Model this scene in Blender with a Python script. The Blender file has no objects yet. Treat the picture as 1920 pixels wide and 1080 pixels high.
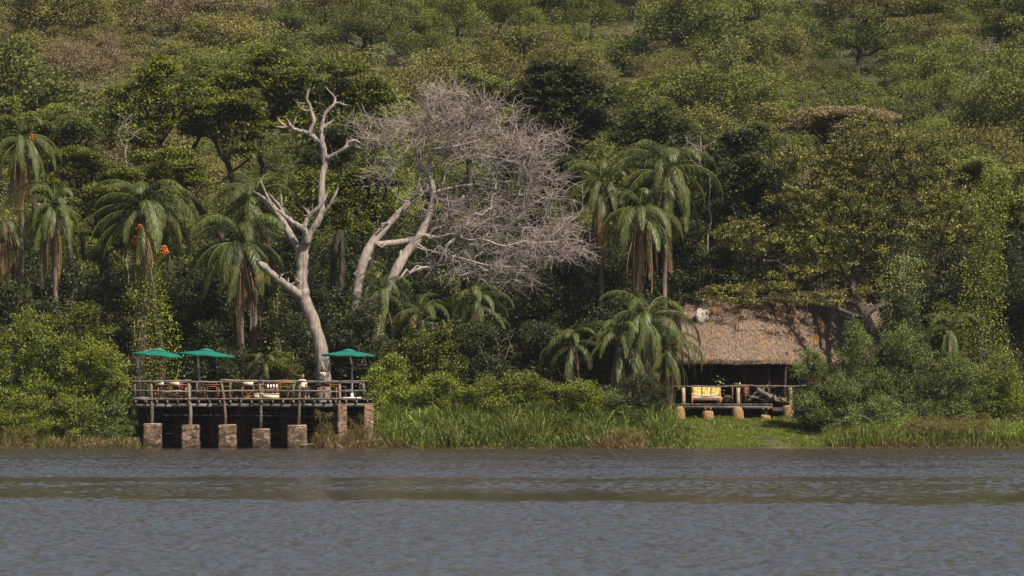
import bpy, math, random
import numpy as np
R = math.radians
rng = np.random.default_rng(7)
random.seed(7)
sc = bpy.context.scene
COL = sc.collection

# ------------------------------------------------------------------ camera
H = 2.5; F = 9057.0; TH = math.atan((750 - 540) / F)
cam_d = bpy.data.cameras.new('camera'); cam = bpy.data.objects.new('camera', cam_d); COL.objects.link(cam)
cam.location = (0, 0, H); cam.rotation_euler = (math.pi / 2 + TH, 0, 0)
cam_d.sensor_width = 36; cam_d.lens = F / 1920 * 36
cam_d.clip_start = 1; cam_d.clip_end = 4000
cam_d.dof.use_dof = True; cam_d.dof.focus_distance = 258; cam_d.dof.aperture_fstop = 4.5
sc.camera = cam
# ------------------------------------------------------------------ world and sun
SUN_EL, SUN_AZ = 50, 42          # height; degrees right of straight behind the camera
w = bpy.data.worlds.new('World'); sc.world = w; w.use_nodes = True
nt = w.node_tree; bg = nt.nodes['Background']
sky = nt.nodes.new('ShaderNodeTexSky'); sky.sky_type = 'NISHITA'; sky.sun_disc = False
sky.sun_elevation = R(SUN_EL); sky.sun_rotation = R(180 - SUN_AZ)
sky.air_density = 1.0; sky.dust_density = 2.4; sky.ozone_density = 0.9
nt.links.new(sky.outputs[0], bg.inputs[0]); bg.inputs[1].default_value = 0.066
sun_d = bpy.data.lights.new('sun', 'SUN'); sun = bpy.data.objects.new('sun', sun_d); COL.objects.link(sun)
sun_d.energy = 5.0; sun_d.angle = R(0.5); sun_d.color = (1.0, 0.91, 0.76)
from mathutils import Vector
sdir = Vector((math.sin(R(SUN_AZ)) * math.cos(R(SUN_EL)), -math.cos(R(SUN_AZ)) * math.cos(R(SUN_EL)), math.sin(R(SUN_EL))))
sun.rotation_euler = sdir.to_track_quat('Z', 'Y').to_euler(); sun.location = (40, -20, 120)
sc.view_settings.view_transform = 'Standard'; sc.view_settings.look = 'None'
sc.view_settings.exposure = 0.6; sc.view_settings.gamma = 1.0
sc.render.engine = 'CYCLES'
sc.cycles.max_bounces = 5; sc.cycles.diffuse_bounces = 2; sc.cycles.glossy_bounces = 2
sc.cycles.transmission_bounces = 2; sc.cycles.transparent_max_bounces = 4; sc.cycles.volume_bounces = 0
sc.cycles.use_denoising = True

# ------------------------------------------------------------------ helpers
def W(px, py, Y):
    x = (px - 960) / F; zc = (540 - py) / F
    d = np.array([x, math.cos(TH) - zc * math.sin(TH), math.sin(TH) + zc * math.cos(TH)])
    return np.array([0, 0, H]) + d * (Y / d[1])
def X(px, Y): return (px - 960) / F * Y
def Z(py, Y): return float(W(960, py, Y)[2])
def PX(Y): return F / Y                       # pixels per metre
def unit(v): return v / np.maximum(np.linalg.norm(v, axis=-1, keepdims=True), 1e-9)

def thing(name, label, cat, loc=(0, 0, 0), group=None):
    o = bpy.data.objects.new(name, None); COL.objects.link(o); o.location = tuple(float(a) for a in loc)
    o['label'] = label; o['category'] = cat
    if group: o['group'] = group
    return o
def mk(name, V, Fs, mats, parent=None, rnd=None, mi=None, smooth=False, local=False):
    """V (n,3); Fs a face array (m,k) or a list of them"""
    V = np.asarray(V, dtype=np.float32).reshape(-1, 3)
    if not isinstance(Fs, list): Fs = [Fs]
    Fs = [np.asarray(f, dtype=np.int32) for f in Fs if len(f)]
    if parent is not None and not local:
        V = V - np.array(parent_loc(parent), dtype=np.float32)
    me = bpy.data.meshes.new(name)
    me.vertices.add(len(V)); me.vertices.foreach_set('co', V.ravel())
    loops = np.concatenate([f.ravel() for f in Fs]); tot = np.concatenate([np.full(len(f), f.shape[1], dtype=np.int32) for f in Fs])
    start = np.concatenate([[0], np.cumsum(tot)[:-1]]).astype(np.int32)
    me.loops.add(len(loops)); me.loops.foreach_set('vertex_index', loops)
    me.polygons.add(len(tot)); me.polygons.foreach_set('loop_start', start); me.polygons.foreach_set('loop_total', tot)
    if not isinstance(mats, (list, tuple)): mats = [mats]
    for m in mats: me.materials.append(m)
    if mi is not None: me.polygons.foreach_set('material_index', np.asarray(mi, dtype=np.int32))
    if smooth: me.polygons.foreach_set('use_smooth', np.ones(len(tot), dtype=bool))
    me.update(calc_edges=True)
    if rnd is not None:
        a = me.attributes.new('rnd', 'FLOAT', 'POINT'); a.data.foreach_set('value', np.asarray(rnd, dtype=np.float32))
    o = bpy.data.objects.new(name, me); COL.objects.link(o)
    if parent is not None: o.parent = parent
    return o
def parent_loc(p):
    l = np.zeros(3)
    while p is not None:
        l += np.array(p.location); p = p.parent
    return l
def tag(o, label, cat, group=None):
    o['label'] = label; o['category'] = cat
    if group: o['group'] = group
    return o
class MB:
    """collects vertices and faces for one mesh"""
    def __init__(s): s.V = []; s.F = {}; s.n = 0; s.R = []
    def add(s, V, Fc, r=0.5):
        V = np.asarray(V, float).reshape(-1, 3)
        if not isinstance(Fc, list) or not isinstance(Fc[0], np.ndarray): Fc = [Fc]
        for f in Fc:
            f = np.asarray(f, int)
            if len(f): s.F.setdefault(f.shape[1], []).append(f + s.n)
        s.V.append(V); s.n += len(V); s.R.append(np.full(len(V), r) if np.isscalar(r) else np.asarray(r))
    def box(s, c, d, rz=0, r=0.5, jit=0, tilt=0):
        q = np.array([[x, y, z] for z in (-.5, .5) for y in (-.5, .5) for x in (-.5, .5)]) * np.array(d)
        if jit: q = q + rng.uniform(-jit, jit, q.shape)
        if tilt: a = tilt; q = q @ np.array([[math.cos(a), 0, math.sin(a)], [0, 1, 0], [-math.sin(a), 0, math.cos(a)]]).T
        if rz: a = rz; q = q @ np.array([[math.cos(a), -math.sin(a), 0], [math.sin(a), math.cos(a), 0], [0, 0, 1]]).T
        s.add(q + np.array(c), [[0, 2, 3, 1], [4, 5, 7, 6], [0, 1, 5, 4], [2, 6, 7, 3], [0, 4, 6, 2], [1, 3, 7, 5]], r)
    def bar(s, a, b, wd, hd, r=0.5):
        """square bar between two points"""
        s.tube([a, b], [wd, wd], 4, r=r, sq=hd / wd)
    def tube(s, P, rad, k=6, r=0.5, cap=True, sq=1.0):
        P = np.asarray(P, float); rad = np.asarray(rad, float) * np.ones(len(P)); n = len(P)
        t = np.gradient(P, axis=0) if n > 1 else np.array([[0, 0, 1.]]); t = unit(t)
        av = unit(P[-1] - P[0]) if np.linalg.norm(P[-1] - P[0]) > 1e-6 else t[0]
        ref = np.eye(3)[np.argmin(np.abs(av))]
        u = unit(np.cross(t, ref)); v = np.cross(t, u)
        an = np.arange(k) / k * 2 * math.pi + (math.pi / 4 if k == 4 else 0)
        ring = (u[:, None] * np.cos(an)[None, :, None] + sq * v[:, None] * np.sin(an)[None, :, None]) * rad[:, None, None] + P[:, None]
        i = np.arange(n - 1)[:, None] * k; j = np.arange(k)[None]; j2 = (j + 1) % k
        q = np.stack([i + j, i + j2, i + k + j2, i + k + j], -1).reshape(-1, 4)
        fs = [q]
        if cap and k > 2:
            fs.append(np.array([list(range(k))[::-1]])); fs.append(np.array([[(n - 1) * k + a for a in range(k)]]))
        s.add(ring.reshape(-1, 3), fs, r)
    def build(s, name, mat, parent=None, **kw):
        F_ = [np.concatenate(v) for k_, v in sorted(s.F.items())]
        return mk(name, np.concatenate(s.V), F_, mat, parent, rnd=np.concatenate(s.R), **kw)

# ------------------------------------------------------------------ materials
def new_mat(name):
    m = bpy.data.materials.new(name); m.use_nodes = True; n = m.node_tree.nodes; n.clear()
    out = n.new('ShaderNodeOutputMaterial'); return m, m.node_tree, out
def N(t, typ, **kw):
    n = t.nodes.new(typ)
    for k, v in kw.items():
        if k in n.inputs.keys(): n.inputs[k].default_value = v
        else: setattr(n, k, v)
    return n
def ramp(t, fac, stops):
    r = t.nodes.new('ShaderNodeValToRGB'); e = r.color_ramp.elements
    while len(e) < len(stops): e.new(0.5)
    for el, (p, c) in zip(e, stops): el.position = p; el.color = (*c, 1) if len(c) == 3 else c
    t.links.new(fac, r.inputs[0]); return r.outputs[0]
def mixc(t, fac, a, b, typ='MIX'):
    m = t.nodes.new('ShaderNodeMix'); m.data_type = 'RGBA'; m.blend_type = typ
    for s, v in ((m.inputs[0], fac), (m.inputs[6], a), (m.inputs[7], b)):
        if hasattr(v, 'links') or hasattr(v, 'is_linked'): t.links.new(v, s)
        elif isinstance(v, (int, float)): s.default_value = v
        else: s.default_value = (*v, 1)
    return m.outputs[2]
def math_(t, op, a, b=None, clamp=False):
    m = t.nodes.new('ShaderNodeMath'); m.operation = op; m.use_clamp = clamp
    for s, v in zip(m.inputs, (a, b)):
        if v is None: continue
        if isinstance(v, (int, float)): s.default_value = v
        else: t.links.new(v, s)
    return m.outputs[0]
def leaf_mat(name, dark, light, accent=None, trans=0.22, patch=0.25, rough=0.55, spec=0.35):
    m, t, out = new_mat(name)
    at = N(t, 'ShaderNodeAttribute', attribute_name='rnd')
    stops = [(0.0, dark), (0.75, light)]
    if accent: stops.append((1.0, accent))
    c = ramp(t, at.outputs['Fac'], stops)
    geo = N(t, 'ShaderNodeNewGeometry')
    no = N(t, 'ShaderNodeTexNoise', Scale=patch, Detail=2.0); t.links.new(geo.outputs['Position'], no.inputs['Vector'])
    oi = N(t, 'ShaderNodeObjectInfo')
    hs = N(t, 'ShaderNodeHueSaturation')
    t.links.new(math_(t, 'ADD', math_(t, 'MULTIPLY', no.outputs[0], 0.05), 0.475), hs.inputs['Hue'])
    v = math_(t, 'ADD', math_(t, 'MULTIPLY', no.outputs[0], 0.7), 0.62)
    v = math_(t, 'MULTIPLY', v, math_(t, 'ADD', math_(t, 'MULTIPLY', oi.outputs['Random'], 0.3), 0.85))
    t.links.new(v, hs.inputs['Value']); t.links.new(c, hs.inputs['Color'])
    p = N(t, 'ShaderNodeBsdfPrincipled', Roughness=rough); p.inputs['Specular IOR Level'].default_value = spec
    t.links.new(hs.outputs[0], p.inputs['Base Color'])
    tr = N(t, 'ShaderNodeBsdfTranslucent')
    t.links.new(mixc(t, 1.0, hs.outputs[0], (1.0, 1.15, 0.55), 'MULTIPLY'), tr.inputs[0])
    mx = N(t, 'ShaderNodeMixShader'); mx.inputs[0].default_value = trans
    t.links.new(p.outputs[0], mx.inputs[1]); t.links.new(tr.outputs[0], mx.inputs[2]); t.links.new(mx.outputs[0], out.inputs[0])
    return m
def solid_mat(name, a, b, scale=6.0, stretch=(1, 1, 1), rough=0.8, bump=0.4, spec=0.3, detail=5.0, metal=0.0, bscale=None, coords='Object'):
    m, t, out = new_mat(name)
    tc = N(t, 'ShaderNodeTexCoord'); mp = N(t, 'ShaderNodeMapping'); mp.inputs['Scale'].default_value = stretch
    t.links.new(tc.outputs[coords], mp.inputs[0])
    no = N(t, 'ShaderNodeTexNoise', Scale=scale, Detail=detail); t.links.new(mp.outputs[0], no.inputs['Vector'])
    at = N(t, 'ShaderNodeAttribute', attribute_name='rnd')
    f = math_(t, 'ADD', no.outputs[0], math_(t, 'MULTIPLY', math_(t, 'SUBTRACT', at.outputs['Fac'], 0.5), 0.35))
    c = ramp(t, f, [(0.3, a), (0.7, b)])
    p = N(t, 'ShaderNodeBsdfPrincipled', Roughness=rough, Metallic=metal); p.inputs['Specular IOR Level'].default_value = spec
    t.links.new(c, p.inputs['Base Color'])
    if bump:
        no2 = N(t, 'ShaderNodeTexNoise', Scale=bscale or scale * 2.5, Detail=4.0); t.links.new(mp.outputs[0], no2.inputs['Vector'])
        b_ = N(t, 'ShaderNodeBump', Strength=bump, Distance=0.03); t.links.new(no2.outputs[0], b_.inputs['Height']); t.links.new(b_.outputs[0], p.inputs['Normal'])
    t.links.new(p.outputs[0], out.inputs[0]); return m

M = {}
M['olive'] = leaf_mat('olive leaves', (.036, .048, .006), (.150, .160, .013), (.26, .245, .02))
M['deep'] = leaf_mat('deep green leaves', (.012, .018, .005), (.050, .060, .012), (.115, .118, .020))  # dark green; the understory's canopy shade is also put into this colour
M['bright'] = leaf_mat('bright green leaves', (.036, .056, .006), (.175, .205, .014), (.36, .33, .022))
M['blue'] = leaf_mat('blue green leaves', (.036, .060, .014), (.155, .200, .042), (.26, .29, .055))
M['gold'] = leaf_mat('golden olive leaves', (.040, .042, .010), (.170, .155, .028), (.38, .29, .07))
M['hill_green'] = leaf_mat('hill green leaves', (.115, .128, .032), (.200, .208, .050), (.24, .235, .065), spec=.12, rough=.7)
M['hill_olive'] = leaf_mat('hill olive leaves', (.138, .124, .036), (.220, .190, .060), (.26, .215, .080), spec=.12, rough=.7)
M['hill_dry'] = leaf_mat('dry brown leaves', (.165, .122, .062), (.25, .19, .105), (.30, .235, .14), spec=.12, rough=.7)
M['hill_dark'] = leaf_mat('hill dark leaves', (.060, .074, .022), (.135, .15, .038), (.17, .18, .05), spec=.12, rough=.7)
M['palm'] = leaf_mat('palm leaflets', (.018, .029, .006), (.078, .098, .018), (.21, .215, .05), rough=0.5, spec=0.4)
M['palm_old'] = leaf_mat('dead palm leaflets', (.06, .034, .015), (.24, .15, .065), (.44, .31, .16))
M['reed'] = leaf_mat('reed blades', (.045, .070, .010), (.18, .225, .030), (.38, .37, .10), trans=.3)
M['dry_reed'] = leaf_mat('dry reed blades', (.10, .065, .025), (.26, .17, .08), (.40, .28, .14))
M['papyrus'] = leaf_mat('papyrus heads', (.07, .065, .015), (.18, .14, .04), (.24, .16, .06))
M['lawn'] = leaf_mat('lawn blades', (.06, .082, .010), (.21, .235, .028), (.34, .33, .06), trans=.25, patch=.9)
M['bark_pale'] = solid_mat('bleached bark', (.12, .095, .08), (.35, .295, .255), 7, (1.6, 1.6, .16), bump=1.0, detail=8.0)
M['bark_grey'] = solid_mat('grey bark', (.17, .14, .12), (.36, .30, .265), 7, (1, 1, .4), bump=.6)
M['twig'] = solid_mat('pale twigs', (.19, .15, .13), (.38, .315, .28), 3, bump=0)
M['bark'] = solid_mat('dark bark', (.022, .016, .012), (.075, .056, .042), 6, (1, 1, .3), bump=.6)
M['bark_mid'] = solid_mat('brown bark', (.07, .05, .038), (.2, .15, .12), 6, (1, 1, .3), bump=.6)
M['log'] = solid_mat('weathered timber', (.055, .041, .033), (.21, .165, .135), 9, (1, 1, 1), bump=.5)
M['plank'] = solid_mat('grey planks', (.07, .058, .05), (.22, .19, .165), 8, (.3, 1, 1), bump=.4)
M['wood'] = solid_mat('reddish furniture wood', (.12, .048, .02), (.28, .13, .055), 12, bump=.2, rough=.55)
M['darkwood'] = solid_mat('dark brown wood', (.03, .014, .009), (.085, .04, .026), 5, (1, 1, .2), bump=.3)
M['cane'] = solid_mat('orange cane', (.30, .12, .035), (.52, .25, .09), 14, bump=.3)
M['mud'] = solid_mat('ochre plaster', (.20, .115, .05), (.37, .23, .11), 7, bump=.9)
M['soil'] = solid_mat('brown soil', (.04, .03, .02), (.11, .085, .055), 2, bump=.8)
M['white'] = solid_mat('white cloth', (.62, .60, .56), (.8, .78, .75), 6, bump=.2)
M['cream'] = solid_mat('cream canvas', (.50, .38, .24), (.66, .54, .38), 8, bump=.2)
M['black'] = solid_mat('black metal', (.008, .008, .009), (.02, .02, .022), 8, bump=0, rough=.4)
M['metal'] = solid_mat('grey metal', (.18, .19, .20), (.34, .35, .36), 10, bump=0, rough=.45)
M['greencloth'] = solid_mat('teal green canvas', (.004, .12, .085), (.008, .17, .12), 2.5, bump=.15, rough=.75)
M['orange'] = solid_mat('orange dates', (.28, .07, .01), (.55, .19, .03), 20, bump=.2)
M['skin'] = solid_mat('tanned skin', (.30, .16, .10), (.42, .24, .16), 6, bump=0, rough=.5)
M['hair'] = solid_mat('brown hair', (.05, .022, .01), (.13, .06, .03), 20, bump=.3)
M['trouser'] = solid_mat('navy cloth', (.02, .024, .04), (.04, .045, .07), 20, bump=.2)
M['chalk'] = solid_mat('chalky white stone', (.22, .19, .165), (.56, .52, .47), 5, bump=.8)
M['darkcloth'] = solid_mat('charcoal cloth', (.02, .02, .022), (.06, .06, .06), 6, bump=.3)  # plain charcoal colour for chairs, stripes and bolster
M['bloom'] = solid_mat('yellow petals', (.6, .35, .01), (.8, .5, .02), 6, bump=0)

def stone_mat(name, a, b, mortar, scale):
    m, t, out = new_mat(name)
    tc = N(t, 'ShaderNodeTexCoord'); mp = N(t, 'ShaderNodeMapping'); mp.inputs['Scale'].default_value = (1, 1, 1.45)
    t.links.new(tc.outputs['Object'], mp.inputs[0])
    wn = N(t, 'ShaderNodeTexNoise', Scale=2.5, Detail=2.0); t.links.new(mp.outputs[0], wn.inputs['Vector'])
    ad = N(t, 'ShaderNodeVectorMath', operation='ADD'); t.links.new(mp.outputs[0], ad.inputs[0])
    sc_ = N(t, 'ShaderNodeVectorMath', operation='SCALE'); t.links.new(wn.outputs['Color'], sc_.inputs[0]); sc_.inputs['Scale'].default_value = .25
    t.links.new(sc_.outputs[0], ad.inputs[1])
    vo = N(t, 'ShaderNodeTexVoronoi', Scale=scale); vo.feature = 'F1'; t.links.new(ad.outputs[0], vo.inputs['Vector'])
    ve = N(t, 'ShaderNodeTexVoronoi', Scale=scale); ve.feature = 'DISTANCE_TO_EDGE'; t.links.new(ad.outputs[0], ve.inputs['Vector'])
    sp = N(t, 'ShaderNodeSeparateColor'); t.links.new(vo.outputs['Color'], sp.inputs[0])
    no = N(t, 'ShaderNodeTexNoise', Scale=14, Detail=5.0); t.links.new(tc.outputs['Object'], no.inputs['Vector'])
    st = ramp(t, math_(t, 'ADD', math_(t, 'MULTIPLY', sp.outputs[0], .6), math_(t, 'MULTIPLY', no.outputs[0], .4)), [(.2, a), (.75, b)])
    ed = ramp(t, ve.outputs['Distance'], [(.015, (0, 0, 0)), (.07, (1, 1, 1))])
    c = mixc(t, ed, mortar, st)
    p = N(t, 'ShaderNodeBsdfPrincipled', Roughness=.9); p.inputs['Specular IOR Level'].default_value = .2
    gp = N(t, 'ShaderNodeNewGeometry'); sx = N(t, 'ShaderNodeSeparateXYZ'); t.links.new(gp.outputs['Position'], sx.inputs[0])
    wet = ramp(t, math_(t, 'ADD', sx.outputs[2], math_(t, 'MULTIPLY', no.outputs[0], .25)), [(.22, (.42, .44, .36)), (.42, (1, 1, 1))])
    c = mixc(t, 1.0, c, wet, 'MULTIPLY'); t.links.new(c, p.inputs['Base Color'])
    hh = math_(t, 'ADD', ed, math_(t, 'MULTIPLY', no.outputs[0], .5))
    b_ = N(t, 'ShaderNodeBump', Strength=.9, Distance=.05); t.links.new(hh, b_.inputs['Height']); t.links.new(b_.outputs[0], p.inputs['Normal'])
    t.links.new(p.outputs[0], out.inputs[0]); return m
M['stone'] = stone_mat('rubble stone', (.035, .025, .019), (.23, .155, .105), (.085, .062, .045), 3.9)
M['brick'] = stone_mat('reddish brick rubble', (.13, .075, .05), (.34, .215, .145), (.09, .065, .05), 5.0)

def thatch_mat():
    m, t, out = new_mat('weathered thatch')
    tc = N(t, 'ShaderNodeTexCoord')
    mp = N(t, 'ShaderNodeMapping'); mp.inputs['Scale'].default_value = (1, 1, .35); t.links.new(tc.outputs['Object'], mp.inputs[0])
    n1 = N(t, 'ShaderNodeTexNoise', Scale=20, Detail=6.0); t.links.new(mp.outputs[0], n1.inputs['Vector'])
    n2 = N(t, 'ShaderNodeTexNoise', Scale=.9, Detail=3.0); t.links.new(tc.outputs['Object'], n2.inputs['Vector'])
    mp3 = N(t, 'ShaderNodeMapping'); mp3.inputs['Scale'].default_value = (1, .3, .38); t.links.new(tc.outputs['Object'], mp3.inputs[0])
    n3 = N(t, 'ShaderNodeTexNoise', Scale=1.5, Detail=7.0, Roughness=.65); t.links.new(mp3.outputs[0], n3.inputs['Vector'])
    at = N(t, 'ShaderNodeAttribute', attribute_name='rnd')
    f = math_(t, 'ADD', math_(t, 'MULTIPLY', n1.outputs[0], .5), math_(t, 'MULTIPLY', at.outputs['Fac'], .5))
    c = ramp(t, f, [(.2, (.11, .075, .05)), (.5, (.24, .17, .12)), (.8, (.38, .285, .21))])
    c = mixc(t, math_(t, 'MULTIPLY', n2.outputs[0], .5), c, (.15, .10, .08))
    pt = ramp(t, n3.outputs[0], [(.585, (0, 0, 0)), (.65, (1, 1, 1))])
    c = mixc(t, math_(t, 'MULTIPLY', pt, .75), c, (.42, .19, .05))
    p = N(t, 'ShaderNodeBsdfPrincipled', Roughness=.95); p.inputs['Specular IOR Level'].default_value = .15
    t.links.new(c, p.inputs['Base Color'])
    b_ = N(t, 'ShaderNodeBump', Strength=.5, Distance=.03); t.links.new(n1.outputs[0], b_.inputs['Height']); t.links.new(b_.outputs[0], p.inputs['Normal'])
    t.links.new(p.outputs[0], out.inputs[0]); return m
M['thatch'] = thatch_mat()

def ground_mat():
    m, t, out = new_mat('earth and leaf litter')
    geo = N(t, 'ShaderNodeNewGeometry')
    n1 = N(t, 'ShaderNodeTexNoise', Scale=.6, Detail=8.0); t.links.new(geo.outputs['Position'], n1.inputs['Vector'])
    c = ramp(t, n1.outputs[0], [(.35, (.020, .024, .008)), (.5, (.045, .048, .015)), (.7, (.085, .074, .03))])
    p = N(t, 'ShaderNodeBsdfPrincipled', Roughness=.95); t.links.new(c, p.inputs['Base Color'])
    b_ = N(t, 'ShaderNodeBump', Strength=.8, Distance=.1); t.links.new(n1.outputs[0], b_.inputs['Height']); t.links.new(b_.outputs[0], p.inputs['Normal'])
    t.links.new(p.outputs[0], out.inputs[0]); return m
M['ground'] = ground_mat()
M['pattern'] = None
def cushion_mat():
    m, t, out = new_mat('yellow patterned cushion')
    tc = N(t, 'ShaderNodeTexCoord')
    vo = N(t, 'ShaderNodeTexVoronoi', Scale=11); t.links.new(tc.outputs['Object'], vo.inputs['Vector'])
    c = ramp(t, vo.outputs['Distance'], [(.25, (.62, .46, .16)), (.42, (.62, .46, .16)), (.5, (.30, .22, .05))])
    p = N(t, 'ShaderNodeBsdfPrincipled', Roughness=.85); t.links.new(c, p.inputs['Base Color']); t.links.new(p.outputs[0], out.inputs[0]); return m
M['pattern'] = cushion_mat()

# ------------------------------------------------------------------ terrain
def hz(x, Y):
    x = np.asarray(x, float); t = np.asarray(Y, float) - 250
    px = x * 36.1 + 960; t = t - 4.6 * np.clip((px - 255) / 30, 0, 1) * np.clip((610 - px) / 60, 0, 1) * np.clip((t + 3) / 3, 0, 1) * np.clip((16 - t) / 8, 0, 1)
    xp = [-6, -1, 0.0, .5, 9, 14, 30, 60, 500, 2000]; zp = [-1.8, -.5, -.02, .14, 1.6, 2.1, 3.0, 6.5, 114, 150]
    z = np.interp(t, xp, zp)
    k = np.clip((t - 30) / 60, 0, 1)
    z = z + k * (1.6 * np.sin(x * .045 + 1.3) * np.sin(t * .035 + .4) + 2.2 * np.sin(x * .021 + t * .012 + 2.0) + .7 * np.sin(x * .13 + t * .09))
    return z + .04 * np.sin(x * 1.7 + t * .9) * np.clip(t, 0, 1)
def build_ground():
    ys = np.concatenate([np.array([100, 200, 240]), np.linspace(244, 252, 40), np.linspace(252.4, 300, 100), np.linspace(301, 620, 160), [800, 1200, 2200]])
    xs = np.concatenate([[-1500, -600, -300], np.linspace(-150, 150, 241), [300, 600, 1500]])
    gx, gy = np.meshgrid(xs, ys); gz = hz(gx, gy); gz[gy < 244] = -2.2
    gz = gz + np.where((gy > 249) & (gy < 253), .05 * np.sin(gx * 3.1) * np.sin(gx * 1.13 + 2), 0)
    n, m = gx.shape
    i = np.arange(n - 1)[:, None] * m + np.arange(m - 1)[None]
    q = np.stack([i, i + 1, i + m + 1, i + m], -1).reshape(-1, 4)
    o = mk('ground', np.stack([gx, gy, gz], -1), q, M['ground'], smooth=True); o['kind'] = 'structure'
build_ground()

# ------------------------------------------------------------------ water
def build_water():
    ds = np.concatenate([[-300, -60, 20, 45], np.arange(50, 256.5, .12)])
    nc = 980
    u = np.concatenate([[-12, -3], np.linspace(-1, 1, nc), [3, 12]])
    hw = np.maximum(np.abs(ds), 60) * .165
    gx = u[None] * hw[:, None] + 0; gy = np.repeat(ds[:, None], len(u), 1)
    inside = (np.abs(u)[None] < .999) & (gy > 49)
    z = np.zeros_like(gx)
    r2 = np.random.default_rng(11)
    for k in range(64):
        lam = .24 * (.95 / .24) ** r2.random(); kk = 2 * math.pi / lam
        a = r2.normal(0, .75) + .25; amp = .0135 * lam ** .75 * .34
        z += amp * np.sin(kk * (gx * math.sin(a) + gy * math.cos(a)) + r2.random() * 6.28)
    # long low swell lines and wind slicks
    sx = gx * .05
    slick = np.zeros_like(gx)
    def band(y0, wid, s, sl, near=1.0):
        q = gy - (y0 + sl * gx + 1.5 * np.sin(sx + y0) + .8 * np.sin(gx * 1.3 + y0) + .5 * np.sin(gx * 3.7)); return s * np.exp(-(q / np.where(q < 0, wid * near, wid)) ** 2)
    slick += band(124, 17, .84, -.30, .3) + band(147, 9, .4, -.1) + band(152, 4, .4, 0) + band(178, 4, .35, .05) + band(249, 5, .8, 0) + band(205, 3, .3, 0)
    pat = .5 + .5 * np.sin(gx * .35 + 2 * np.sin(gy * .11)) * np.sin(gy * .21 + gx * .06)
    slick = np.clip(slick * (.75 + .25 * pat) + .12 * pat, 0, .93)
    z = z * (1 - slick) * 1.0
    z[~inside] = 0
    n, m = gx.shape
    i = np.arange(n - 1)[:, None] * m + np.arange(m - 1)[None]
    q = np.stack([i, i + 1, i + m + 1, i + m], -1).reshape(-1, 4)
    mt, t, out = new_mat('lake water')
    p = N(t, 'ShaderNodeBsdfPrincipled', Roughness=.10, IOR=1.333); p.inputs['Base Color'].default_value = (.048, .038, .032, 1)
    geo = N(t, 'ShaderNodeNewGeometry'); at = N(t, 'ShaderNodeAttribute', attribute_name='rnd')
    n1 = N(t, 'ShaderNodeTexNoise', Scale=9, Detail=4.0); t.links.new(geo.outputs['Position'], n1.inputs['Vector'])
    b_ = N(t, 'ShaderNodeBump', Distance=.02); t.links.new(n1.outputs[0], b_.inputs['Height'])
    t.links.new(math_(t, 'MULTIPLY', math_(t, 'SUBTRACT', 1.0, at.outputs['Fac']), .55), b_.inputs['Strength'])
    t.links.new(b_.outputs[0], p.inputs['Normal']); t.links.new(p.outputs[0], out.inputs[0])
    o = mk('water', np.stack([gx, gy, z], -1), q, mt, rnd=slick.ravel(), smooth=True); o['kind'] = 'structure'
build_water()

# ------------------------------------------------------------------ foliage tools
def leaves(C, size, up=.6, aspect=.55, rnd=None, dirs=None):
    """diamond leaves at centres C -> V, F, rnd"""
    n = len(C); size = np.asarray(size) * np.ones(n)
    nr = unit(rng.normal(0, 1, (n, 3)) * (1 - up) + np.array([0, -.15, 1]) * up + 1e-6)
    tt = rng.normal(0, 1, (n, 3)) if dirs is None else dirs + rng.normal(0, .4, (n, 3))
    tt = unit(tt - (tt * nr).sum(1, keepdims=True) * nr); bb = np.cross(nr, tt)
    L = size[:, None]; wv = L * aspect
    V = np.stack([C - tt * L * .5, C + bb * wv * .5 + nr * L * .08, C + tt * L * .5, C - bb * wv * .5 + nr * L * .08], 1)
    Fc = np.arange(n * 4).reshape(n, 4)
    rn = rng.random(n) if rnd is None else np.clip(rnd, 0, 1)
    return V.reshape(-1, 3), Fc, np.repeat(rn, 4)
def clump_leaves(C, rad, per, size, flat=.6, up=.6, aspect=.55):
    n = len(C); rad = np.asarray(rad) * np.ones(n)
    k = np.maximum(3, (per * (rad / rad.mean()) ** 2).astype(int)); idx = np.repeat(np.arange(n), k)
    d = unit(rng.normal(0, 1, (len(idx), 3))); r = rng.random(len(idx)) ** .45
    off = d * (rad[idx] * r)[:, None]; off[:, 2] *= flat
    cr = rng.random(n)
    rn = .65 * rng.random(len(idx)) + .35 * cr[idx]
    return leaves(C[idx] + off, size * rng.uniform(.6, 1.35, len(idx)), up, aspect, rn)
def in_ellipsoids(lobes, n, shell=.55, top=0.0):
    """lobes: list of (centre3, radii3)"""
    vol = np.array([l[1][0] * l[1][1] * l[1][2] for l in lobes]) ** .8; p = vol / vol.sum()
    idx = rng.choice(len(lobes), n, p=p); c = np.array([l[0] for l in lobes])[idx]; rr = np.array([l[1] for l in lobes])[idx]
    d = unit(rng.normal(0, 1, (n, 3))); d[:, 2] = np.where(rng.random(n) < top, np.abs(d[:, 2]), d[:, 2])
    r = (shell + (1 - shell) * rng.random(n)) ** 1.0 * np.where(rng.random(n) < .25, rng.random(n) ** .5, 1)
    return c + d * rr * r[:, None]
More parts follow.
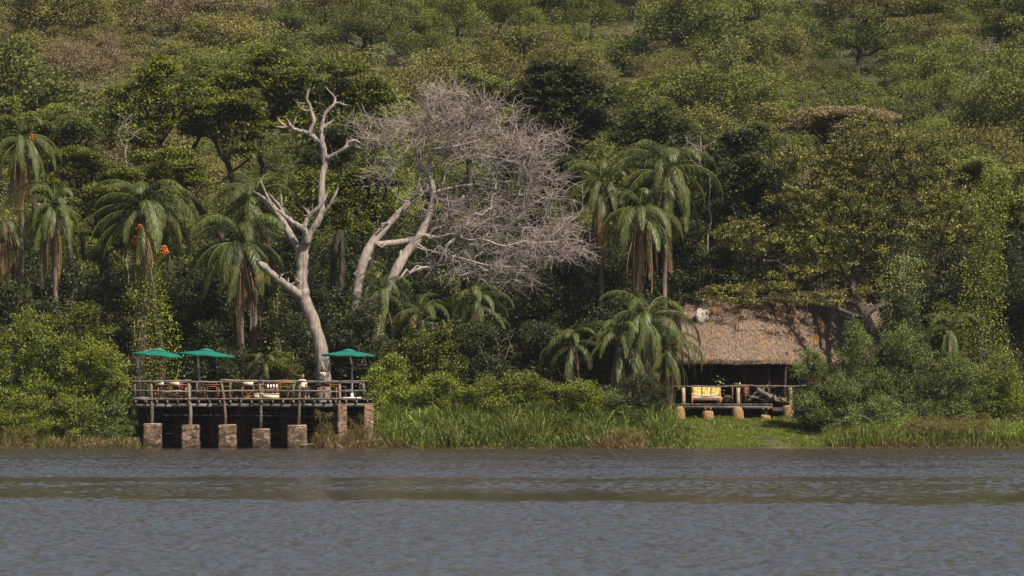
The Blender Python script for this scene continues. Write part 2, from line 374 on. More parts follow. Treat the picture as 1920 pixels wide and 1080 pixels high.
def grow(trunk, att, seg=.7, jit=.1, sag=0.0, pen=.30):
    """trunk: list of polylines [(pts)], connected: each later polyline starts at nearest existing node. returns nodes,parents"""
    cap = 64 + sum(len(p) for p in trunk) * 12 + len(att) * 14
    P = np.zeros((cap, 3)); par = np.full(cap, -1); pl = np.zeros(cap); n = 0
    def add(p, pa):
        nonlocal n
        P[n] = p; par[n] = pa; pl[n] = 0 if pa < 0 else pl[pa] + np.linalg.norm(p - P[pa]); n += 1; return n - 1
    for pi, poly in enumerate(trunk):
        poly = np.asarray(poly, float)
        last = add(poly[0], -1) if n == 0 else int(np.argmin(((P[:n] - poly[0]) ** 2).sum(1)))
        for q in poly[1:]:
            a = P[last].copy(); k = max(1, int(np.ceil(np.linalg.norm(q - a) / seg)))
            for j in range(1, k + 1): last = add(a + (q - a) * j / k + (rng.normal(0, jit * .9, 3) if j < k else 0), last)
    n0 = n
    if len(att):
        o = np.argsort(((att - P[max(0, n0 - 1)]) ** 2).sum(1) * .3 + ((att - P[0]) ** 2).sum(1) * .7); att = att[o]
        for a in att:
            d = np.sqrt(((P[:n] - a) ** 2).sum(1)); dz = np.maximum(0, P[:n, 2] - a[2])
            c = d + pen * pl[:n] + .3 * dz; s = int(np.argmin(c)); D = d[s]
            if D < .05 or n > cap - 12: continue
            k = min(10, max(1, int(np.ceil(D / seg)))); b = P[s].copy(); off = rng.normal(0, jit * D * .5, 3); last = s
            for j in range(1, k + 1):
                f = j / k; last = add(b + (a - b) * f + off * math.sin(math.pi * f) + np.array([0, 0, sag * D * math.sin(math.pi * f)]), last)
    return P[:n], par[:n], n0
def radii(P, par, tip=.02, e=2.2):
    n = len(P); s = np.zeros(n); 
    for i in range(n - 1, -1, -1):
        if s[i] == 0: s[i] = tip ** e
        if par[i] >= 0: s[par[i]] += s[i]
    return s ** (1 / e)
def skel_mesh(mb, P, par, r, minr=.012):
    n = len(P); best = np.full(n, -1); br = np.zeros(n)
    for i in range(1, n):
        p = par[i]
        if p >= 0 and r[i] > br[p]: br[p] = r[i]; best[p] = i
    for i in range(n):
        if par[i] >= 0 and best[par[i]] == i: continue
        ch = [] if par[i] < 0 else [par[i]]
        j = i
        while j >= 0: ch.append(j); j = best[j]
        if len(ch) < 2: continue
        rr = r[ch].copy()
        if par[i] >= 0: rr[0] = min(rr[0], rr[1] * 1.15)
        mx = rr.max()
        mb.tube(P[ch], np.maximum(rr, minr), 8 if mx > .12 else (5 if mx > .04 else 3), cap=False)
def lobes_px(ls, Y, dep=None):
    """ellipses in picture units at a depth -> ellipsoids in metres"""
    out = []
    for l in ls:
        cx, cy, rx, ry = l[:4]; y = Y + (l[4] if len(l) > 4 else 0)
        s = y / F; out.append((W(cx, cy, y), np.array([rx * s, (dep or rx * s * .8), ry * s])))
    return out

def leafy_tree(name, label, cat, lobes, trunk, Y, leaf, bark='bark', ncl=220, per=38, lsize=.16, crad=.55, flat=.55, up=.55,
               tr=.28, tip=.03, shell=.5, top=.35, group=None, dep=None, aspect=.55, twigs=0, jit=.1):
    """lobes & trunk in picture units; a tree = trunk + crown"""
    L = lobes_px(lobes, Y, dep)
    T = [np.array([W(p[0], p[1], Y + (p[2] if len(p) > 2 else 0)) for p in poly]) for poly in trunk]
    base = T[0][0].copy(); base[2] = float(hz(base[0], base[1])) - .1
    T[0] = np.vstack([base, T[0]]) if T[0][0][2] > base[2] + .15 else T[0]
    root = thing(name, label, cat, base, group)
    C = in_ellipsoids(L, ncl, shell, top)
    C[:, 2] = np.maximum(C[:, 2], hz(C[:, 0], C[:, 1]) + .3)
    P, par, n0 = grow(T, C[::2] if ncl > 300 else C, seg=.8, jit=jit)
    r = radii(P, par, tip); r = r * (tr / r[0]) ** np.clip((r / r[0]), .0, 1)
    r = np.clip(r, .014, tr)
    mb = MB(); skel_mesh(mb, P, par, r)
    if twigs:
        A = P[rng.integers(min(n0, len(P) - 1), len(P), twigs)]; d = unit(rng.normal(0, 1, (twigs, 3)) + np.array([0, 0, .5]))
        for a, dd, l in zip(A, d, rng.uniform(.5, 1.3, twigs)): mb.tube([a, a + dd * l * .5 + rng.normal(0, .06, 3), a + dd * l + rng.normal(0, .1, 3)], [.022, .016, .008], 3, cap=False)
    mb.build('trunk', M[bark], root, smooth=True)
    V, Fc, rn = clump_leaves(C, crad * rng.uniform(.65, 1.4, len(C)), per, lsize, flat, up, aspect)
    mk('crown', V, Fc, M[leaf], root, rnd=rn)
    return root
def auto_lobes(cx, top, hw, hh, n=7, flat=1.0, core=.8, sm=1.0):
    """a set of lobes filling a crown whose box is centred on cx"""
    cy = top + hh; out = [(cx, cy, hw * core * .9, hh * core)]
    for i in range(n):
        a = rng.uniform(-math.pi, math.pi); d = rng.uniform(.52, .80)
        out.append((cx + math.cos(a) * hw * d, cy + math.sin(a) * hh * d * .9, hw * rng.uniform(.28, .42) * sm, hh * rng.uniform(.22, .38) * sm, rng.uniform(-1.5, 1.5)))
    return out

# ------------------------------------------------------------------ the two decks' timber work
def wob(a, b, n=7, j=.02):
    a = np.array(a, float); b = np.array(b, float); f = np.linspace(0, 1, n)[:, None]
    P = a + (b - a) * f; P[1:-1] += rng.normal(0, j, (n - 2, 3)); return P
YD = 251.0                                   # front edge of the lake deck
FZ = Z(748, YD)                              # its floor level
def lake_deck():
    x0, x1 = X(248, YD), X(696, YD); dep = 5.2
    t = thing('wooden_deck', 'long weathered wooden deck on stone piers at the water edge, with pole railings', 'deck', ((x0 + x1) / 2, YD + dep / 2, 0))
    mb = MB(); n = 92
    for i in range(n):
        xx = x0 + (i + .5) / n * (x1 - x0)
        mb.box((xx, YD + dep / 2 + rng.uniform(-.05, .05), FZ - .03), ((x1 - x0) / n - .012, dep, .05), r=rng.random(), jit=.004)
    mb.build('floor', M['plank'], t)
    for yy in (.05, 2.5, 5.0):
        mb = MB(); xs = np.linspace(x0 - .05, x1 + .1, 7)
        for a, b in zip(xs[:-1], xs[1:]): mb.box(((a + b) / 2, YD + yy, FZ - .33 + rng.uniform(-.012, .012)), (b - a - .015, .12, .17), r=rng.random(), jit=.006)
        mb.build('beam', M['plank'], t)
    for i in range(23):
        mb = MB(); xx = x0 + .2 + i * (x1 - x0 - .4) / 22
        mb.box((xx, YD + dep / 2 - .1, FZ - .15), (.07, dep + .15, .15), r=rng.random(), jit=.006); mb.build('joist', M['plank'], t)
    # posts: pixel x at the rail, at the pier
    posts = [(253, 253, 0), (283, 285, 1), (354, 357, 1), (415, 423, 1), (487, 489, 1), (562, 560, 1), (637, 637, 1), (682, 683, 1)]
    for (a, b, full) in posts:
        mb = MB(); lo = Z(800, YD) if b in (285, 357, 423, 489, 560) else FZ - .2
        P = np.array([[X(b, YD), YD - .02, lo - .15], [X(b, YD) + .01, YD - .03, (lo + FZ) / 2], [X((a + b) / 2, YD), YD - .02, FZ + .1], [X(a, YD), YD, FZ + .93]])
        if b in (253, 683): P = P[2:]
        mb.tube(P + rng.normal(0, .012, P.shape), np.linspace(.085, .065, len(P)) * (1.15 if a in (283, 354) else 1), 8, r=rng.random()); mb.build('post', M['log'], t, smooth=True)
    for zz, rad, off in ((.93, .05, 0), (.42, .042, .03)):
        xs = [250, 300, 356, 415, 480, 565, 637, 683]
        for a, b in zip(xs[:-1], xs[1:]):
            mb = MB(); z = FZ + zz + rng.uniform(-.03, .03)
            mb.tube(wob((X(a, YD) - .08, YD - .07 + off, z + rng.uniform(-.03, .03)), (X(b, YD) + .08, YD - .07 + off, z + rng.uniform(-.03, .03)), 8, .014), rad * rng.uniform(.85, 1.15), 7, r=rng.random())
            mb.build('rail', M['log'], t, smooth=True)
    mb = MB(); mb.tube(wob((x0, YD - .12, FZ + .0), (x1 - .4, YD - .12, FZ + .01), 16, .012), .038, 6); mb.build('edge_pole', M['log'], t, smooth=True)
    for xx in (356, 420, 482, 600, 668):     # back railing
        mb = MB(); mb.tube(wob((X(xx, YD), YD + dep - .1, FZ), (X(xx, YD) + .04, YD + dep - .1, FZ + .9), 4, .012), .06, 7); mb.build('post', M['bark_mid'], t, smooth=True)
    for zz in (.88, .42):
        mb = MB(); mb.tube(wob((x0 + .1, YD + dep - .1, FZ + zz), (x1 - .1, YD + dep - .1, FZ + zz), 14, .02), .04, 6); mb.build('rail', M['bark_mid'], t, smooth=True)
    for sx in (x0 + .03, x1 - .35):          # side rails
        for zz in (.93, .42):
            mb = MB(); mb.tube(wob((sx, YD, FZ + zz), (sx, YD + dep - .1, FZ + zz - .03), 6, .015), .042, 6); mb.build('rail', M['log'], t, smooth=True)
    # piers: px x-range, top y
    def pier(xa, xb, ytop, yy, mat='stone', dd=.85, rough=.045):
        a, b = X(xa, YD), X(xb, YD); zt = Z(ytop, YD); zb = -.5 if yy < 2 else float(hz((a + b) / 2, YD + yy)) - .3
        if zt - zb < .3: return
        nx, nz = 9, 14; mb = MB(); an = np.linspace(0, 1, nz)
        per = []                              # perimeter of a rough box
        for (px_, py_) in [(-1, -1), (1, -1), (1, 1), (-1, 1)]: per.append((px_, py_))
        pts = []
        for k in range(4):
            p, q = per[k], per[(k + 1) % 4]
            for j in range(nx): pts.append((p[0] + (q[0] - p[0]) * j / nx, p[1] + (q[1] - p[1]) * j / nx))
        pts = np.array(pts); m = len(pts); V = []
        for i in range(nz):
            g = 1 + .05 * (1 - an[i]) if mat == 'stone' else 1
            ring = np.stack([pts[:, 0] * (b - a) / 2 * g + (a + b) / 2, pts[:, 1] * dd / 2 * g + YD + yy + dd * .3, np.full(m, zb + (zt - zb) * an[i])], 1)
            ring += rng.normal(0, rough * .45, ring.shape) * np.array([1, 1, .4]); V.append(ring)
        V.append(np.array([[(a + b) / 2, YD + yy + dd * .3, zt + .02]])); V = np.concatenate(V)
        i = np.arange(nz - 1)[:, None] * m + np.arange(m)[None]; i2 = np.arange(nz - 1)[:, None] * m + (np.arange(m)[None] + 1) % m
        q = np.stack([i, i2, i2 + m, i + m], -1).reshape(-1, 4)
        tr = np.array([[(nz - 1) * m + j, (nz - 1) * m + (j + 1) % m, nz * m] for j in range(m)])
        mk('pier', V, [tr, q], M[mat], t, smooth=False)
        if mat == 'stone':
            mb.box(((a + b) / 2, YD + yy + dd * .3, zt + .03), (b - a - .04, dd - .03, .05), jit=.02); mb.build('capstone', M['mud_grey'], t)
    for xa, xb, yt in ((271, 303, 796), (342, 374, 798), (411, 443, 798), (474, 506, 806), (540, 575, 799)): pier(xa, xb, yt, -.28)
    pier(634, 650, 757, -.1, 'brick', .6); pier(683, 699, 757, -.1, 'brick', .6)
    pier(623, 634, 762, 1.8, 'brick', .6)
    for xa, xb in ((252, 268), (318, 352), (385, 412), (435, 455), (520, 550), (584, 605)): pier(xa, xb, 758, 3.1, 'brick_shaded', .5)
    # added dark block wall paints the shade at the back below the floor
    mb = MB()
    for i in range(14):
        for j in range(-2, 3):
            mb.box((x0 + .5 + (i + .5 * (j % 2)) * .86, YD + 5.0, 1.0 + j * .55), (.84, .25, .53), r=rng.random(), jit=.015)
    mb.build('back_shade_wall', M['brick_shaded'], t)
    mb = MB(); mb.tube(wob((X(295, YD), YD + .5, Z(778, YD)), (X(690, YD), YD + .5, Z(781, YD)), 12, .008), .012, 5); mb.build('pipe', M['log'], t)
M['mud_grey'] = solid_mat('cement cap', (.26, .19, .13), (.46, .34, .24), 6, bump=.4)
M['brick_shaded'] = stone_mat('shaded brown masonry', (.05, .025, .018), (.13, .07, .05), (.02, .014, .012), 4.0)  # darker brick copy; the shade below the deck is in its colour
lake_deck()

def parasol(name_label, cx, apex_y, left, right, ptop, pbot, Y, tilt):
    """cantilevered market umbrella; left/right = (px, py) of the canopy's ends"""
    c = W((left[0] + right[0]) / 2, (left[1] + right[1]) / 2, Y); rad = (right[0] - left[0]) / 2 / PX(Y)
    foot = W(pbot[0], pbot[1], Y); foot[2] = FZ + .0
    t = thing('parasol', name_label, 'parasol', foot, 'green parasols on the lake deck')
    a = -math.atan2(left[1] * -1 + right[1], right[0] - left[0]) * 1.0
    ca, sa = math.cos(a), math.sin(a)
    def T(p): p = np.atleast_2d(p); return np.stack([p[:, 0] * ca - p[:, 2] * sa, p[:, 1], p[:, 0] * sa + p[:, 2] * ca], 1) + c
    h = .25; n = 8; mb = MB(); ang = np.arange(n) / n * 2 * math.pi + .12
    V = []; K = 8
    for j in range(K + 1):
        f = j / K
        for i in range(n * 4):
            u = i / 4; k = int(u) % n; fr = u - int(u)
            p0 = np.array([math.cos(ang[k]), math.sin(ang[k])]); p1 = np.array([math.cos(ang[(k + 1) % n]), math.sin(ang[(k + 1) % n])])
            p = p0 + (p1 - p0) * fr; sagz = -.035 * math.sin(math.pi * fr) * f
            V.append([p[0] * rad * f, p[1] * rad * f, h * (1 - f) ** 1.0 + .05 * math.sin(math.pi * f) * 0 + sagz])
    m = n * 4; i = np.arange(K)[:, None] * m + np.arange(m)[None]; i2 = np.arange(K)[:, None] * m + (np.arange(m)[None] + 1) % m
    q = np.stack([i, i2, i2 + m, i + m], -1).reshape(-1, 4)
    V = np.array(V); rim = V[-m:].copy(); rim[:, 2] -= .06; V2 = np.vstack([V, rim])
    e = np.stack([K * m + np.arange(m), K * m + (np.arange(m) + 1) % m, (K + 1) * m + (np.arange(m) + 1) % m, (K + 1) * m + np.arange(m)], -1)
    V2 = np.vstack([V2, V2 - np.array([0, 0, .012])]); nn = len(V2) // 2; q = np.vstack([q, e]); q = np.vstack([q, q[:, ::-1] + nn])
    can = mk('canopy', T(V2), q, M['greencloth'], t)
    mb = MB(); m2 = 8; a2 = np.arange(m2) / m2 * 2 * math.pi + .12; r1 = rad * .26
    V = np.vstack([np.stack([np.cos(a2) * r1, np.sin(a2) * r1, np.full(m2, h * .74 + .05)], 1), np.stack([np.cos(a2) * r1, np.sin(a2) * r1, np.full(m2, h * .74 + .012)], 1), [[0, 0, h + .07]]])
    mb.add(T(V), [np.array([[j, (j + 1) % m2, (j + 1) % m2 + m2, j + m2][::-1] for j in range(m2)]), np.array([[j, (j + 1) % m2, 16] for j in range(m2)])]); mb.build('vent_cap', M['greencloth'], t)
    for k in range(8):
        mb = MB(); e_ = np.array([math.cos(ang[k]) * rad, math.sin(ang[k]) * rad, -.03]); mid = e_ * .5 + np.array([0, 0, h * .5 - .03])
        mb.tube(T([[0, 0, h - .04], e_]), .014, 4); mb.tube(T([[0, 0, -.12], mid * np.array([.9, .9, 1])]), .011, 4); mb.build('rib', M['metal'], t)
    mb = MB(); top = W(ptop[0], ptop[1], Y); hub = T([[0, 0, h + .05]])[0]
    side = abs(ptop[0] - (left[0] + right[0]) / 2) > 12
    if side:
        mb.tube([foot, foot + (top - foot) * .7], .055, 10); mb.build('pole', M['metal'], t, smooth=True)
        mb = MB(); mb.tube([foot + (top - foot) * .7, top + np.array([0, 0, .03])], [.058, .045], 10); mb.build('upper_pole', M['white'], t, smooth=True)
        mb = MB(); mb.tube([top + np.array([0, .12, 0]), (top + hub) / 2 + np.array([0, .6, .12]), hub + np.array([0, .1, .0]), hub], .028, 6); mb.build('arm', M['metal'], t, smooth=True)
    else:
        up = foot + np.array([0, 0, 0]); hub2 = hub
        mb.tube([foot, np.array([foot[0], foot[1], hub[2] - .8])], .055, 10); mb.build('pole', M['metal'], t, smooth=True)
        mb = MB(); mb.tube([np.array([foot[0], foot[1], hub[2] - .82]), np.array([hub[0], hub[1], hub[2] - .02])], .05, 10); mb.build('upper_pole', M['white'], t, smooth=True)
    mb = MB(); mb.box(foot + np.array([0, 0, .05]), (.95, .95, .09), jit=.006); mb.tube([foot + np.array([0, 0, .05]), foot + np.array([0, 0, .3])], [.09, .07], 8)
    mb.build('base', M['white'] if cx == 655 else M['plank'], t)
parasol('green parasol at the left end of the deck, canopy leaning down to the right', 297, 655, (250, 661), (350, 669), (257, 665), (265, 745), YD + 2.2, 0)
parasol('middle green parasol, side pole under its left half, canopy tipped to the right', 385, 655, (334, 661), (440, 668), (371, 664), (376, 745), YD + 2.6, 0)
parasol('level green parasol on a straight centre pole in front of the bleached trunk', 655, 655, (603, 664.5), (703, 665.5), (659, 664), (660, 745), YD + 2.0, 0)

# tables, director chairs and the things on them
def table(px0, px1, Y, label, h=.74):
    a, b = X(px0, Y), X(px1, Y); t = thing('table', label, 'table', ((a + b) / 2, Y, FZ), 'wooden tables on the lake deck')
    mb = MB()
    for k in range(6): mb.box(((a + b) / 2, Y - .4 + k * .16, FZ + h), (b - a, .15, .035), r=rng.random())
    mb.build('tabletop', M['wood'], t)
    for sx in (a + .08, b - .08):
        for sy in (-.36, .36): mb = MB(); mb.box((sx, Y + sy, FZ + h / 2), (.06, .06, h - .03)); mb.build('leg', M['wood'], t)
    mb = MB(); mb.box(((a + b) / 2, Y, FZ + h - .07), (b - a - .1, .7, .07)); mb.build('apron', M['wood'], t)
def director(px, Y, rz, label, cloth='cream', sc_=1.0):
    x = X(px, Y); t = thing('director_chair', label, 'chair', (x, Y, FZ), 'folding director chairs on the lake deck')
    c_, s_ = math.cos(rz), math.sin(rz)
    def P(u, v, z): return np.array([x + u * c_ - v * s_, Y + u * s_ + v * c_, FZ + z])
    for v in (-.22, .22):
        mb = MB(); mb.tube([P(-.26, v, .02), P(.26, v, .45)], .02, 4); mb.build('leg', M['wood'], t)
        mb = MB(); mb.tube([P(.26, v, .02), P(-.26, v, .45)], .02, 4); mb.build('leg', M['wood'], t)
    for u in (-.27, .27):
        mb = MB(); mb.tube([P(u, -.25, .02), P(u, .25, .02)], .018, 4); mb.tube([P(u, -.25, .65), P(u, .27, .65)], .022, 4)
        mb.tube([P(u, -.22, .45), P(u, -.22, .65)], .017, 4); mb.tube([P(u, .24, .02), P(u, .26, .9)], .02, 4); mb.build('arm_frame', M['wood'], t)
    mb = MB(); V = [P(-.26, -.22, .46), P(.26, -.22, .46), P(.26, .2, .44), P(-.26, .2, .44)]; V = np.array(V); V = np.vstack([V, V - [0, 0, .02]])
    mb.add(V, [[0, 1, 2, 3], [7, 6, 5, 4], [0, 4, 5, 1], [1, 5, 6, 2], [2, 6, 7, 3], [3, 7, 4, 0]]); mb.build('seat', M[cloth], t)
    V = np.array([P(-.27, .26, .7), P(.27, .26, .7), P(.27, .27, .9), P(-.27, .27, .9)]); V = np.vstack([V, V + np.array([-s_, c_, 0]) * .02]); mb = MB()
    mb.add(V, [[0, 1, 2, 3], [7, 6, 5, 4], [0, 4, 5, 1], [1, 5, 6, 2], [2, 6, 7, 3], [3, 7, 4, 0]]); mb.build('backrest', M[cloth], t)
Y1 = YD + 1.5
table(295, 352, Y1, 'wooden table near the left end of the deck')
table(382, 412, Y1 + .6, 'short wooden table right of the middle parasol pole')
table(452, 502, Y1 + .2, 'wooden table carrying white cups left of the black urn')
table(594, 634, Y1 + .4, 'dark wooden table in front of the bleached trunk')
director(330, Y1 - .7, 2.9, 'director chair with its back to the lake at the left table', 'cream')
director(350, Y1 + .3, 1.5, 'director chair at the right end of the left table', 'darkcloth')
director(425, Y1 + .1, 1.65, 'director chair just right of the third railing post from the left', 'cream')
director(396, Y1 + .4, -1.4, 'director chair on the left side of the short table', 'darkcloth')
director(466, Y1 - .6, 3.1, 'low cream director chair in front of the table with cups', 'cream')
director(533, Y1 + .3, 1.4, 'director chair between the urn and the person in white', 'darkcloth')
director(615, Y1 - .4, 2.7, 'director chair in front of the dark table by the bleached trunk', 'darkcloth')
director(640, Y1 + .6, 1.6, 'director chair at the right end of the dark table', 'darkcloth')
zt = FZ + .76
def tab_item(nm, cat, label, px, Y, shape, mat, z=None, group=None):
    z = zt if z is None else z; mb = MB(); x = X(px, Y)
    if shape == 'cup':
        mb.tube([[x, Y, z], [x, Y, z + .10], [x, Y, z + .11], [x, Y, z + .02]], [.035, .045, .038, .03], 10)
        mb.tube([[x + .04, Y, z + .08], [x + .075, Y, z + .07], [x + .075, Y, z + .04], [x + .04, Y, z + .03]], .007, 5)
    elif shape == 'plate': mb.tube([[x, Y, z], [x, Y, z + .012], [x, Y, z + .022]], [.07, .10, .125], 14)
    elif shape == 'bottle': mb.tube([[x, Y, z], [x, Y, z + .17], [x, Y, z + .21], [x, Y, z + .29]], [.038, .038, .016, .014], 10)
    elif shape == 'book': mb.box((x, Y, z + .012), (.28, .2, .022)); mb.box((x + .02, Y, z + .034), (.24, .17, .02), rz=.2)
    elif shape == 'laptop': mb.box((x, Y, z + .012), (.33, .23, .02)); mb.box((x - .0, Y + .12, z + .12), (.33, .015, .2), tilt=.05)
    elif shape == 'cloth':
        mb.box((x, Y - .42, z - .06), (.40, .012, .2), jit=.01); mb.box((x, Y - .1, z + .006), (.40, .62, .012), jit=.004)
        for k in range(4): mb.box((x - .15 + k * .1, Y - .429, z - .06), (.045, .006, .2), r=0)
    elif shape == 'urn':
        mb.tube([[x, Y, z], [x, Y, z + .03], [x, Y, z + .3], [x, Y, z + .34], [x, Y, z + .36]], [.13, .12, .12, .14, .10], 14)
        mb.tube([[x, Y, z + .36], [x, Y, z + .4]], [.03, .02], 8)
    o = mb.build(nm, M[mat], None); o.location = (0, 0, 0)
    tag(o, label, cat, group)
    # origin at its base
    b = Vector((x, Y, z)); o.data.transform(__import__('mathutils').Matrix.Translation(-b)); o.location = b
tab_item('laptop', 'laptop', 'small white open laptop on the left table', 301, Y1 - .1, 'laptop', 'white')
tab_item('book', 'book', 'cream folded papers lying on the left table', 322, Y1 - .25, 'book', 'cream')
tab_item('cup', 'cup', 'white cup at the left of the table with cups', 458, Y1 - .1, 'cup', 'white', group='white cups')
tab_item('cup', 'cup', 'white cup beside the two dark bottles', 466, Y1 - .1, 'cup', 'white', group='white cups')
tab_item('bottle', 'bottle', 'dark bottle beside the black urn', 490, Y1 + .1, 'bottle', 'black')
tab_item('bottle', 'bottle', 'dark bottle between the cups and the other bottle', 482, Y1 + .3, 'bottle', 'black')
tab_item('urn', 'urn', 'black round urn standing on the table', 501, Y1 + .1, 'urn', 'black')
tab_item('plate', 'plate', 'white plate on the dark table by the bleached trunk', 600, Y1 + .2, 'plate', 'white')
tab_item('cup', 'cup', 'white cup on the dark table by the bleached trunk', 607, Y1 + .3, 'cup', 'white', group='white cups')
tab_item('bottle', 'bottle', 'grey bottle at the right of the dark table', 624, Y1 + .3, 'bottle', 'metal')

def stripe_cloth():
    x = X(510, Y1); t = thing('side_table', 'narrow serving table with a black and white striped cloth next to the urn', 'table', (x, Y1, FZ))
    mb = MB(); mb.box((x, Y1, FZ + .72), (.62, .7, .03)); mb.build('tabletop', M['wood'], t)
    for sx in (-.26, .26):
        for sy in (-.3, .3): mb = MB(); mb.box((x + sx, Y1 + sy, FZ + .35), (.05, .05, .7)); mb.build('leg', M['wood'], t)
    for k in range(8):
        mb = MB(); mb.box((x - .27 + k * .077, Y1 - .375, FZ + .65), (.072, .012, .2), jit=.004); mb.build('cloth_stripe', M['white' if k % 2 else 'darkcloth'], t)
stripe_cloth()
def bench(px0, px1, label):
    a, b = X(px0, Y1 + 1.6), X(px1, Y1 + 1.6); Y = Y1 + 1.6; t = thing('counter', label, 'counter', ((a + b) / 2, Y, FZ))
    mb = MB(); mb.box(((a + b) / 2, Y, FZ + .88), (b - a, .5, .05), jit=.01); mb.build('top', M['cane'], t)
    for sx in (a + .1, b - .1): mb = MB(); mb.box((sx, Y, FZ + .43), (.08, .4, .86)); mb.build('leg', M['log'], t)
bench(508, 554, 'long light orange wooden counter behind the serving table')
def crate(px0, px1, y0, label, mat, Y):
    a, b = X(px0, Y), X(px1, Y); h = Z(y0, Y) - FZ; t = thing('storage_box', label, 'box', ((a + b) / 2, Y, FZ))
    mb = MB(); mb.box(((a + b) / 2, Y, FZ + h * .42), (b - a, .5, h * .8), jit=.012); mb.build('body', M[mat], t)
    mb = MB(); mb.box(((a + b) / 2, Y, FZ + h * .9), (b - a + .05, .54, h * .16), jit=.015); mb.build('lid', M[mat], t)
crate(494, 523, 738, 'low cream canvas box standing on the deck below the striped cloth', 'cream', YD + .8)
crate(477, 492, 737, 'smaller cream canvas bundle left of the low cream box', 'cream', YD + .9)
crate(455, 472, 741, 'flat brown box lying on the deck under the table with cups', 'wood', YD + .8)

